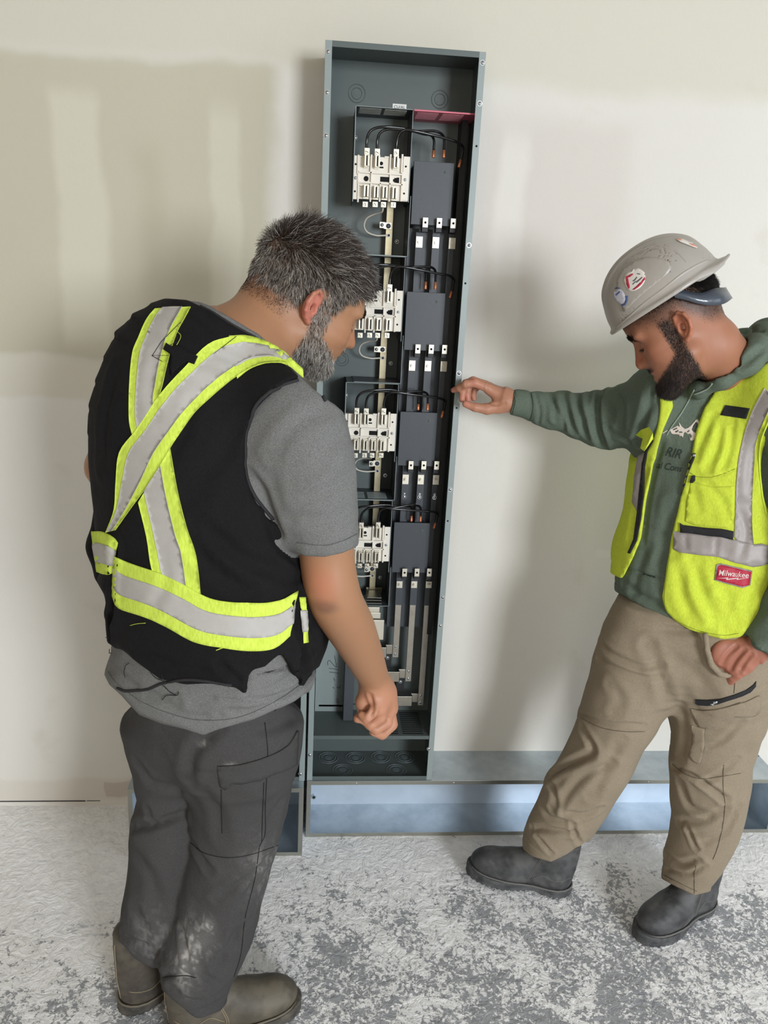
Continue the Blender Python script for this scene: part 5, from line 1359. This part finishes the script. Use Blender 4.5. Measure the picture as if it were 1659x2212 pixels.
lay('embossed_panel', BH, [smooth2(U([(330, 960), (300, 900), (240, 620), (300, 480), (400, 390), (540, 325), (680, 315), (800, 340), (870, 395), (880, 450), (840, 510), (720, 610), (560, 740), (430, 860)]), 4)], M_HAT, hatO, .0015, .0008, 6)
thread('moulded_ridge', BH, U([(220, 1150), (330, 1060), (560, 860), (800, 680), (1000, 520), (1180, 410), (1330, 340)]), .0034, M_HAT, hatO, -.0020, 8)
thread('moulded_ridge', BH, U([(170, 640), (300, 380), (480, 240), (680, 175), (830, 190), (960, 250), (1040, 330), (1075, 370)]), .0034, M_HAT, hatO, -.0022, 8)
M_STK = mat('white_sticker', (222, 216, 208), .5); M_RED = mat('red_print', (178, 40, 62), .5); M_BLUE = mat('blue_print', (70, 86, 128), .5); M_ORG = mat('orange_print', (216, 148, 118), .5); M_INK2 = mat('grey_print', (92, 90, 92), .6)
M_LILAC = mat('pale_sticker', (188, 186, 196), .5)
s = lay('sticker', BH, [smooth2(U([(440, 460), (500, 448), (540, 470), (570, 500), (580, 560), (560, 620), (510, 680), (440, 712), (380, 705), (345, 650), (325, 590), (345, 520), (385, 492), (420, 490)]), 3)], M_STK, hatO, .0024, .0005, 5)
lay('print', BH, [U([(350, 545), (372, 535), (385, 600), (402, 670), (385, 690), (360, 640)]), U([(575, 545), (580, 575), (530, 640), (450, 700), (425, 698), (480, 650), (545, 585)]), U([(365, 540), (430, 508), (440, 520), (400, 550), (372, 560)])], M_RED, s, .0030, .0004, 4)
lay('print', BH, [U([(430, 590), (480, 545), (488, 556), (440, 604)]), U([(428, 630), (470, 595), (474, 604), (434, 642)]), U([(480, 505), (520, 510), (518, 522), (484, 516)]), U([(470, 605), (540, 548), (546, 560), (478, 620)])], M_INK2, s, .0030, .0004, 4)
s = lay('sticker', BH, [smooth2(U([(215, 720), (250, 690), (300, 700), (335, 750), (350, 810), (335, 860), (300, 872), (250, 840), (212, 790)]), 3)], M_LILAC, hatO, .0024, .0005, 5)
lay('print', BH, [U([(230, 755), (280, 712), (288, 724), (240, 772)]), U([(345, 770), (376, 768), (375, 820), (345, 880), (305, 888), (292, 872), (335, 855), (352, 810)]), U([(220, 690), (240, 668), (275, 672), (285, 686), (250, 682)])], M_BLUE, s, .0030, .0004, 4)
s = lay('sticker', BH, [U([(930, 96), (1010, 100), (1120, 140), (1190, 205), (1150, 195), (1060, 160), (985, 132)])], M_STK, hatO, .0024, .0005, 5)
lay('print', BH, [U([(940, 100), (1000, 108), (1015, 125), (980, 122)]), U([(1085, 158), (1140, 165), (1180, 200), (1130, 185)])], M_ORG, s, .0030, .0004, 4)
# suspension strap round the back of the head
bm = BM(); prev = None
M_STRAP = mat('dark_strap_plastic', (62, 68, 78), .3, coat=.3)
for i in range(33):
    a = math.radians(98+164*i/32); x, y = -.010+.100*math.cos(a)*1.05, .088*math.sin(a)
    z1 = float(np.interp(x, [-.115, -.09, -.07, -.054, -.04, -.02], [.004, .012, .020, .034, .052, .074])); hh = .013+.005*math.exp(-((abs(math.degrees(a)-180)-38)/16)**2)
    ins = [(x, y, z1-hh), (x, y, z1+hh)]; o_ = [(x*1.022, y*1.022, z1-hh), (x*1.022, y*1.022, z1+hh)]
    cur = [bm.verts.new(wld2(q)) for q in (ins[0], ins[1], o_[1], o_[0])]
    if prev:
        for k in range(4): bm.faces.new((prev[k], prev[(k+1) % 4], cur[(k+1) % 4], cur[k])).smooth = True
    prev = cur
obj('headband', bm, M_STRAP, hatO)

# hooded sweatshirt
def wr2(P, a=.0035): return a*wav(P, 3.4, 6)+a*.5*wav(P, 8.5, 14)
def sleeve2(P):
    t = s_tube(P, [(c, UPV, a, b) for c, a, b in ((at(1440, 872, -.40), .085, .07), (at(1395, 885, -.36), .084, .066), (at(1330, 905, -.29), .074, .058), (at(1275, 903, -.255), .063, .054), (at(1220, 892, -.232), .052, .047), (at(1170, 883, -.216), .043, .041), (at(1140, 875, -.210), .0355, .035), (at(1106, 868, -.205), .0315, .0305))], 4)
    u, v = pxof(P)
    amp = .0014*smoothstep(u, 1140, 1170)*(1-smoothstep(u, 1400, 1460))
    t = t+amp*np.sin((u+.32*(v-880)+9*wav(P, 5, 3))/8.4)+.5*amp*np.sin((u-.5*(v-880)+12*wav(P, 7, 9))/5.1)
    t = t+.003*np.exp(-((u-1146)/3.5)**2)
    return smax(t, (1105+.10*(868-v)-u)*m_at(w2R), .002)
HH2 = [(1300, 1262), (1340, 1283), (1380, 1306), (1430, 1338), (1500, 1365), (1600, 1372), (1800, 1340)]
def hoodie(P):
    t = trunk2(P, .008)
    t = smax(t, cutline(P, HH2, False), .004)
    d = smin(t, sleeve2(P), .03)
    sl = s_tube(P, [(c, UPV, a, b) for c, a, b in ((s2L, .075, .075), (at(1738, 1000, -.60), .064, .06), (e2L, .060, .056), (at(1712, 1290, -.637), .052, .050), (at(1672, 1362, -.632), .045, .042), (at(1643, 1392, -.625), .042, .038))], 4)
    u, v = pxof(P); sl = sl+.0018*np.sin((v+.4*u+10*wav(P, 5, 3))/8.)
    sl = smax(sl, ((1622-u)*.86+(v-1392)*.5)*m_at(w2L), .003)
    d = smin(d, sl, .02)
    hood = s_chain(P, [tuple(at(1512, 842, -.515)), tuple(at(1560, 818, -.555)), tuple(at(1612, 780, -.565)), tuple(at(1660, 735, -.53)), tuple(at(1690, 722, -.44)), tuple(at(1650, 722, -.36)), tuple(at(1590, 750, -.34)), tuple(at(1530, 800, -.355)), tuple(at(1500, 838, -.40)), tuple(at(1494, 852, -.46)), tuple(at(1512, 842, -.515))],
                   [.016, .020, .028, .036, .036, .030, .024, .020, .016, .014, .016], .02)
    bag = s_ell(P, at(1690, 775, -.40), (.075, .095, .085))
    hd = smin(hood, bag, .03)
    hd = hd+grooves(P, [([at(1540, 838, -.60), at(1600, 800, -.6), at(1650, 752, -.58), at(1659, 740, -.58)], .007, .006), ([at(1600, 712, -.42), at(1625, 706, -.45), at(1665, 712, -.5)], .006, .010)])
    d = smin(d, hd, .008)
    d = smax(d, -(neck2(P)-.003), .004)
    d = d+wr2(P, .0024)
    return d
lo = np.minimum(allp2.min(0), w2R)-np.array([.03, .20, 0]); lo[2] = at(1500, 1380, -.50)[2]-.09; hi = allp2.max(0)+np.array([.14, .17, .10])
v, q = surface(hoodie, lo, hi, .0048)
v = crease(v, q, [([(1183, 847), (1196, 873), (1200, 905)], .006, .005), ([(1217, 847), (1226, 890), (1239, 930)], .007, .006), ([(1243, 847), (1252, 890), (1269, 940)], .007, .006), ([(1303, 838), (1288, 881), (1291, 925), (1304, 960)], .009, .012), ([(1157, 851), (1166, 885), (1163, 914)], .004, .004),
                  ([(1275, 846), (1272, 880), (1280, 910)], .006, .005), ([(1200, 880), (1216, 905), (1222, 925)], .005, .003), ([(1317, 930), (1356, 951), (1385, 955)], .008, .004), ([(1386, 1128), (1417, 1146), (1447, 1159)], .003, .002), ([(1410, 830), (1395, 890), (1376, 955)], .009, .008), ([(1440, 850), (1416, 870), (1405, 900)], .009, .005),
                  ([(1432, 950), (1405, 1060), (1390, 1170)], .006, .003), ([(1350, 1260), (1400, 1296), (1440, 1310)], .009, .004), ([(1400, 1180), (1380, 1230), (1370, 1280)], .010, .003), ([(1560, 812), (1600, 790), (1640, 758)], .007, .006), ([(1600, 720), (1640, 712), (1659, 716)], .007, .008), ([(1330, 850), (1345, 880), (1340, 930)], .010, .004), ([(1450, 1090), (1430, 1180), (1425, 1260)], .012, .003)])
hood_o = np_mesh('hooded_sweatshirt', v, q, M_HOOD, man2)
BHD = bvh_of(hood_o)
M_CORD = mat('pale_green_cord', (140, 152, 140), .7)
thread('drawstring', BHD, [(1500, 842), (1486, 868), (1470, 895), (1452, 920), (1440, 940)], .0018, M_CORD, hood_o, .001)
thread('drawstring', BHD, [(1540, 828), (1530, 838), (1514, 846), (1500, 851)], .0020, M_CORD, hood_o, .002)
thread('seam', BHD, [(1147, 845), (1152, 870), (1150, 895), (1144, 908)], .0008, mat('seam_green', (70, 82, 74), .9), hood_o)
thread('cuff_edge', BHD, [(1110, 845), (1114, 868), (1108, 892)], .0015, M_HOOD, hood_o)
Z = lambda pts: [(1360+x/5.548, 860+y/5.548) for x, y in pts]
M_PRINT = mat('pale_pink_print', (214, 200, 188), .7)
lay('mountain_logo', BHD, [Z([(485, 375), (540, 345), (575, 328), (600, 345), (588, 290), (600, 300), (625, 340), (662, 368), (700, 355), (740, 320), (790, 262), (818, 252), (832, 275), (838, 340), (842, 370), (822, 360), (815, 290), (790, 290), (760, 330), (745, 375), (760, 400), (800, 420), (790, 455), (770, 500), (740, 512), (722, 500), (718, 465), (735, 480), (745, 455), (725, 425), (700, 430), (670, 405), (650, 415), (640, 470), (622, 450), (590, 455), (600, 440), (560, 430), (530, 432), (500, 420)])], M_PRINT, hood_o, .0010, .0003, 3)
lay('logo_shading', BHD, [Z([(770, 345), (795, 285), (812, 300), (815, 345), (790, 352), (762, 396), (752, 372)]), Z([(785, 386), (820, 372), (838, 395), (800, 402)]), Z([(520, 372), (566, 352), (575, 362), (528, 384)]), Z([(545, 398), (585, 378), (588, 392), (560, 412)]), Z([(590, 400), (625, 398), (642, 412), (600, 414)]), Z([(690, 398), (715, 380), (722, 388), (700, 412)])], mat('logo_shade_green', (70, 80, 72), .8), hood_o, .0016, .0003, 3)
lay('print', BHD, [Z([(395, 415), (450, 382), (452, 390), (400, 422)])], M_PRINT, hood_o, .0010, .0003, 3)
def lay_text(bvh, s, c, size, ang, m, parent, slant=0., sx=1., lift=.0012, name='lettering', bold=0.):
    cu = bpy.data.curves.new(name, 'FONT'); cu.body = s; cu.size = size; cu.align_x = 'CENTER'; cu.align_y = 'CENTER'; cu.shear = slant; cu.offset = bold*size
    tmp = bpy.data.objects.new(name, cu); me = bpy.data.meshes.new_from_object(tmp); bpy.data.objects.remove(tmp)
    ca, sa = math.cos(ang), math.sin(ang)
    bm = BM(); bm.from_mesh(me); bmesh.ops.triangulate(bm, faces=bm.faces)
    for v in bm.verts:
        x, y = v.co.x*sx, v.co.y; u, w_ = c[0]+x*ca+y*sa, c[1]+x*sa-y*ca
        l, nr, *_ = hit(bvh, u, w_)
        if l is not None: v.co = l+nr*lift
        else: v.co = Vector(at(u, w_, -.6))
    bm.to_mesh(me); bm.free(); me.materials.clear(); me.materials.append(m)
    return obj(name, me, None, parent)
M_DKP = mat('dark_green_print', (44, 52, 48), .8)
lay_text(BHD, 'RIR', (1455, 979), 30, .22, M_DKP, hood_o, .25, .80)
lay_text(BHD, 'al Cons', (1446, 1009), 21, .16, M_DKP, hood_o, .2, .86)

# lime safety vest, open at the front
GL = [(780, 1480), (840, 1470), (870, 1458), (930, 1432), (1000, 1412), (1080, 1395), (1160, 1384), (1200, 1370), (1240, 1350), (1262, 1335)]
GR = [(760, 1640), (790, 1600), (815, 1570), (840, 1548), (880, 1522), (930, 1506), (980, 1496), (1040, 1478), (1100, 1465), (1160, 1450), (1230, 1440), (1290, 1430), (1330, 1440), (1400, 1480)]
HV2 = [(1200, 1180), (1338, 1248), (1350, 1252), (1400, 1290), (1428, 1296), (1440, 1322), (1460, 1342), (1490, 1358), (1530, 1373), (1565, 1379), (1600, 1374), (1622, 1352), (1640, 1322), (1655, 1290), (1665, 1240), (1800, 1150)]
def vest2(P):
    d = trunk2(P, .017)+.8*wr2(P, .004)
    d = smin(d, s_tube(P, [ring(*a, .72, AX2, .94) for a in ((1556, 1100, -.455, 130), (1556, 1200, -.475, 130), (1550, 1300, -.485, 124), (1545, 1400, -.49, 112))], 2), .02)
    u, v = pxof(P); m = ((P-CP) @ FWD)/FPX
    fr = ((P-at(1520, 1000, -.455)) @ np.array([-.50, -.87, 0]))
    gl = np.interp(v, [g[0] for g in GL], [g[1] for g in GL]); gr = np.interp(v, [g[0] for g in GR], [g[1] for g in GR])
    gap = np.minimum(np.minimum(u-gl, gr-u)*m, fr+.02)
    d = smax(d, gap, .002)
    d = smax(d, cutline(P, HV2, False), .003)
    d = smax(d, cutline(P, [(1300, 776), (1440, 788), (1500, 830), (1548, 838), (1600, 808), (1659, 782), (1760, 760)]), .002)
    d = smax(d, -(trunk2(P, .010)-.0), .001) if False else d
    d = smax(d, -s_ell(P, at(1712, 985, -.60), (.052, .16, .140), np.stack([RGT, FWD, UPV], 1)), .004)
    d = smax(d, -s_ell(P, at(1352, 880, -.36), (.062, .15, .135), np.stack([RGT, FWD, UPV], 1)), .004)
    d = smax(d, -(s_chain(P, [tuple(at(1470, 870, -.50)), tuple(at(1560, 815, -.56)), tuple(at(1640, 755, -.54)), tuple(at(1720, 700, -.45))], [.022, .030, .036, .05], .02)), .004)
    return d
v, q = surface(vest2, lo+np.array([.1, 0, -.02]), hi, .0046)
v = crease(v, q, [([(1560, 915), (1548, 970), (1530, 1010)], .008, .004), ([(1580, 912), (1576, 970), (1560, 1015)], .007, .0035), ([(1540, 900), (1515, 950), (1500, 990)], .008, .004), ([(1500, 1031), (1545, 1030), (1588, 1013)], .003, .003), ([(1530, 1050), (1560, 1080), (1575, 1120)], .008, .003), ([(1500, 1060), (1510, 1100)], .008, .003),
                  ([(1500, 1210), (1520, 1280), (1555, 1340)], .013, .005), ([(1470, 1230), (1476, 1290), (1500, 1340)], .011, .004), ([(1560, 1290), (1580, 1330), (1575, 1360)], .012, .004), ([(1632, 1230), (1622, 1290), (1600, 1340)], .012, .005), ([(1600, 1110), (1612, 1150), (1600, 1200)], .007, .003), ([(1549, 1160), (1544, 1200)], .004, .003), ([(1480, 1155), (1484, 1190)], .005, .003),
                  ([(1400, 1000), (1380, 1080), (1366, 1160)], .010, .003), ([(1530, 1210), (1560, 1270), (1610, 1290)], .012, .003), ([(1640, 930), (1625, 1000), (1620, 1060)], .008, .003), ([(1480, 1350), (1530, 1362), (1590, 1360)], .004, .001)])
vest_o = np_mesh('safety_vest', v, q, M_LIME2, man2)
BV2 = bvh_of(vest_o)
lay('reflective_stripe', BV2, [ribbon_poly(smooth2([(1652, 838), (1625, 890), (1603, 955), (1592, 1020), (1587, 1140), (1586, 1160)], 4), smooth2([(1672, 860), (1634, 950), (1629, 1003), (1624, 1100), (1628, 1180), (1634, 1222)], 4))], M_TAPE2, vest_o, .001, .001)
lay('reflective_stripe', BV2, [[(1456, 1148), (1500, 1152), (1550, 1158), (1590, 1166), (1628, 1176), (1645, 1174), (1659, 1178), (1659, 1217), (1643, 1222), (1625, 1224), (1590, 1216), (1550, 1203), (1510, 1198), (1470, 1194), (1455, 1186)]], M_TAPE2, vest_o, .002, .001)
lay('loop_strip', BV2, [[(1469, 1129), (1476, 1134), (1525, 1140), (1560, 1142), (1584, 1147), (1583, 1166), (1560, 1160), (1524, 1157), (1490, 1152), (1470, 1150)]], M_BLKW, vest_o, .0032, .001)
lay('loop_strip', BV2, [[(1567, 875), (1620, 882), (1612, 905), (1556, 897)]], M_BLKW, vest_o, .001, .0012)
zz = lay('zip', BV2, [[(1487, 979), (1503, 979), (1500, 992), (1488, 1020), (1480, 1048), (1470, 1075), (1464, 1076), (1470, 1050), (1478, 1015)]], M_BLKW, vest_o, .001, .0015, 5)
lay('zip_pull', BV2, [[(1498, 981), (1503, 981), (1503, 986), (1498, 986)]], M_ZINC, zz, .003, .0006, 4)
lay('pen_cap', BV2, [[(1494, 1027), (1502, 1027), (1502, 1038), (1497, 1043), (1491, 1043), (1492, 1034)]], M_BLKW, vest_o, .001, .003, 4)
lay('pocket', BV2, [[(1494, 1040), (1540, 1052), (1586, 1050), (1584, 1120), (1572, 1140), (1500, 1134), (1480, 1126), (1484, 1080)]], M_LIME2, vest_o, .0004, .0012)
thread('seam', BV2, [(1490, 1021), (1510, 1030), (1545, 1029), (1588, 1013)], .0006, mat('olive_seam', (140, 150, 40), .9), vest_o)
OL = bpy.data.materials['olive_seam']
thread('seam', BV2, [(1447, 1200), (1438, 1260), (1436, 1300), (1446, 1325), (1470, 1345), (1510, 1362), (1560, 1372), (1596, 1368)], .0006, OL, vest_o)
thread('vest_binding', BV2, [(1664, 900), (1645, 950), (1640, 1000), (1645, 1060), (1655, 1110)], .0022, mat('bright_lime_binding', (214, 236, 66), .8), vest_o)
X = lambda pts: [(1400+x/6.405, 1080+y/6.405) for x, y in pts]
bd = lay('badge', BV2, [X([(950, 893), (1010, 878), (1435, 975), (1405, 1180), (1300, 1216), (915, 1110)])], M_TAPE2, vest_o, .001, .0012, 6)
lay('badge_field', BV2, [X([(970, 910), (1015, 897), (1418, 990), (1388, 1172), (1300, 1196), (932, 1098)])], mat('crimson_badge', (178, 26, 56), .6), bd, .0024, .0005, 6)
M_WPR = mat('white_badge_print', (226, 206, 200), .6)
lay_text(BV2, 'Milwaukee', X([(1176, 1022)])[0], 17, .10, M_WPR, bd, .12, .86, .0036, bold=.006)
lay('lightning_print', BV2, [X([(960, 1078), (1110, 1066), (1090, 1086), (1250, 1072), (1235, 1090), (1385, 1072), (1215, 1106), (1225, 1088), (1070, 1102), (1085, 1082)])], M_WPR, bd, .0032, .0003, 4)
# left front panel trims
lay('reflective_stripe', BV2, [[(1422, 822), (1440, 830), (1428, 862), (1412, 905), (1404, 935), (1396, 965), (1382, 965), (1388, 930), (1400, 880), (1410, 845)]], M_TAPE2, vest_o, .001, .001)
lay('reflective_stripe', BV2, [[(1381, 970), (1393, 975), (1386, 1030), (1382, 1070), (1379, 1108), (1366, 1085), (1371, 1030)]], M_TAPE2, vest_o, .001, .001)
lay('zip', BV2, [[(1410, 948), (1413, 952), (1400, 975), (1394, 1010), (1392, 1070), (1386, 1120), (1377, 1168), (1362, 1196), (1357, 1194), (1370, 1165), (1378, 1110), (1382, 1060), (1388, 1000), (1398, 965)]], M_BLKW, vest_o, .002, .0015, 5)
c = at(1395, 940, -.56); bm = BM()
fl = [at(1373, 940, -.545), at(1384, 929, -.56), at(1402, 922, -.585), at(1410, 935, -.60), at(1411, 948, -.60), at(1400, 958, -.60), at(1392, 975, -.585), at(1383, 968, -.575), at(1388, 948, -.57)]
bm.faces.new([bm.verts.new(p) for p in fl]); g = bmesh.ops.solidify(bm, geom=list(bm.faces), thickness=.002); obj('collar_tab', bm, M_LIME2, vest_o)

# khaki trousers
def trou2(P):
    d = s_tube(P, [ring(1512, 1275, -.455, 128, .60, AX2, .95), ring(1508, 1330, -.47, 148, .72, AX2, .95), ring(1510, 1420, -.47, 150, .76, AX2, .95), ring(1500, 1465, -.465, 130, .70, AX2, .95), ring(1480, 1520, -.465, 80, .6, AX2, .95)], 2)
    a = leg_t(P, [(1402, 1310, -.45, 66, .95), (1388, 1370, -.45, 84, .95), (1372, 1440, -.45, 92, .95), (1350, 1510, -.44, 88, .95), (1322, 1580, -.43, 76, 1.), (1292, 1640, -.42, 76, .95), (1258, 1700, -.405, 76, .9), (1222, 1760, -.39, 70, .9), (1196, 1810, -.38, 66, .9), (1190, 1850, -.378, 60, 1.)])
    b = leg_t(P, [(1572, 1400, -.49, 92, 1.), (1555, 1470, -.49, 98, 1.), (1548, 1550, -.485, 94, .95), (1536, 1620, -.48, 86, .95), (1532, 1700, -.478, 80, .95), (1524, 1780, -.475, 73, .95), (1500, 1850, -.47, 64, 1.), (1484, 1890, -.47, 52, 1.05), (1480, 1925, -.47, 50, 1.1)])
    d = smin(d, smin(a, b, .012), .06)
    d = smin(d, s_ell(P, at(1628, 1440, -.49), (.035, .05, .07)), .03)
    d = smin(d, s_ell(P, at(1592, 1560, -.52), (.055, .06, .055)), .025)
    d = d+.0030*wav(P, 3.6, 9)+.0012*wav(P, 9, 2)
    # the slanting pocket mouth round the hand
    d = smin(d, s_chain(P, [tuple(at(x, y, yy)) for x, y, yy in ((1524, 1372, -.600), (1527, 1402, -.607), (1536, 1434, -.614), (1556, 1456, -.620), (1586, 1465, -.633), (1616, 1453, -.635), (1650, 1432, -.632))], [.007]*7, .002), .008)
    u, v = pxof(P)
    d = smax(d, np.where(u < 1345, cutline(P, [(1100, 1815), (1125, 1831), (1150, 1850), (1190, 1862), (1225, 1845), (1260, 1820), (1340, 1800)], False), -1), .003)
    d = smax(d, np.where(u >= 1345, cutline(P, [(1345, 1880), (1425, 1896), (1460, 1915), (1500, 1934), (1530, 1927), (1600, 1900)], False), -1), .003)
    return d
lo3 = np.minimum(ankA, ankB)-np.array([.12, .16, .10]); hi3 = at(1510, 1270, -.47)+np.array([.26, .22, .0])
v, q = surface(trou2, lo3, hi3, .0048)
v = crease(v, q, [([(1297, 1384), (1318, 1410), (1381, 1439), (1430, 1436)], .007, .005), ([(1293, 1422), (1331, 1443), (1381, 1460), (1425, 1464)], .006, .004), ([(1259, 1572), (1281, 1620), (1255, 1638), (1213, 1658), (1183, 1682)], .009, .009), ([(1188, 1688), (1198, 1715), (1196, 1745)], .009, .006), ([(1209, 1738), (1255, 1682), (1320, 1650)], .010, .006),
                  ([(1221, 1755), (1263, 1759), (1297, 1745)], .008, .006), ([(1150, 1789), (1196, 1793), (1240, 1799)], .008, .008), ([(1162, 1808), (1175, 1825), (1190, 1842)], .006, .005), ([(1238, 1778), (1242, 1800), (1252, 1820)], .006, .006), ([(1402, 1395), (1428, 1460), (1442, 1512)], .013, .006), ([(1440, 1420), (1500, 1450), (1530, 1500)], .016, .004),
                  ([(1457, 1655), (1504, 1680), (1567, 1726)], .008, .009), ([(1466, 1776), (1520, 1772), (1565, 1745)], .009, .006), ([(1487, 1790), (1496, 1812), (1504, 1830)], .006, .006), ([(1432, 1839), (1466, 1866), (1508, 1858)], .008, .009), ([(1440, 1877), (1487, 1888), (1522, 1868)], .006, .006), ([(1520, 1818), (1567, 1797), (1594, 1745)], .009, .006),
                  ([(1470, 1690), (1490, 1740), (1530, 1760)], .010, .005), ([(1590, 1640), (1560, 1668), (1520, 1690)], .008, .005), ([(1468, 1520), (1480, 1580), (1470, 1640)], .012, .004), ([(1250, 1540), (1300, 1560), (1390, 1566)], .006, .004), ([(1320, 1480), (1340, 1510), (1330, 1540)], .012, .003), ([(1340, 1600), (1310, 1660), (1280, 1720)], .012, .004), ([(1600, 1560), (1560, 1600), (1530, 1610)], .008, .005), ([(1506, 1542), (1560, 1545), (1630, 1520)], .005, .003), ([(1170, 1740), (1190, 1765), (1230, 1775)], .008, .005)])
trou_o = np_mesh('trousers', v, q, M_KHAKI, man2)
BT2 = bvh_of(trou_o)
Y = lambda pts: [(1440+x/6.913, 1340+y/6.913) for x, y in pts]
zp = lay('pocket_zip', BT2, [Y([(430, 1178), (600, 1185), (800, 1170), (1000, 1110), (1180, 1040), (1290, 960), (1332, 908), (1325, 985), (1250, 1070), (1120, 1130), (900, 1200), (760, 1250), (620, 1272), (470, 1262), (430, 1240)])], M_BLKW, trou_o, .001, .0012, 5)
lay('zip_pull', BT2, [Y([(650, 1240), (700, 1230), (700, 1205), (760, 1200), (760, 1225), (715, 1240), (700, 1255)])], M_ZINC, zp, .0026, .0008, 4)
lay('cargo_pocket', BT2, [smooth2(Y([(368, 1315), (560, 1340), (760, 1320), (1000, 1260), (1200, 1200), (1380, 1120), (1395, 1250), (1385, 1350), (1310, 1425), (1150, 1450), (1000, 1445), (820, 1500), (640, 1605), (560, 1605), (480, 1580), (420, 1480)]), 3)], M_KHAKI, trou_o, .0, .0028, 7)
lay('cargo_pocket', BT2, [Y([(380, 1560), (470, 1590), (575, 1615), (560, 1700), (570, 1860), (540, 1990), (500, 2150), (400, 2110), (320, 2020), (370, 1900), (385, 1700)])], M_KHAKI, trou_o, .0, .0022, 7)
M_KS = mat('khaki_seam', (96, 84, 68), .9)
for pts in (Y([(580, 1620), (560, 1700), (568, 1880), (535, 2000), (500, 2150)]), Y([(1020, 880), (1015, 990), (1005, 1090)]), Y([(375, 1330), (600, 1345), (860, 1300), (1100, 1220)]), [(1563, 1652), (1562, 1700), (1566, 1740), (1560, 1790), (1550, 1830), (1540, 1856)], [(1256, 1552), (1300, 1572), (1350, 1580), (1392, 1580)], [(1452, 1650), (1480, 1672), (1520, 1682), (1600, 1670)], [(1503, 1870), (1500, 1895), (1500, 1930)], [(1430, 1888), (1470, 1908), (1505, 1925)]):
    thread('seam', BT2, pts, .0007, M_KS, trou_o)
mb = mapb((44, 44, 45), (98, 96, 94))
make_boot(man2, at_z(1228, 1926, 0), at_z(1010, 1888, 0), .285, [M_BOOT2, M_SOLE2, M_ST2, M_ST2], pitch=.05, col=mb)
make_boot(man2, at_z(1530, 1948, 0), at_z(1382, 2030, 0), .285, [M_BOOT2, M_SOLE2, M_ST2, M_ST2], col=mb)
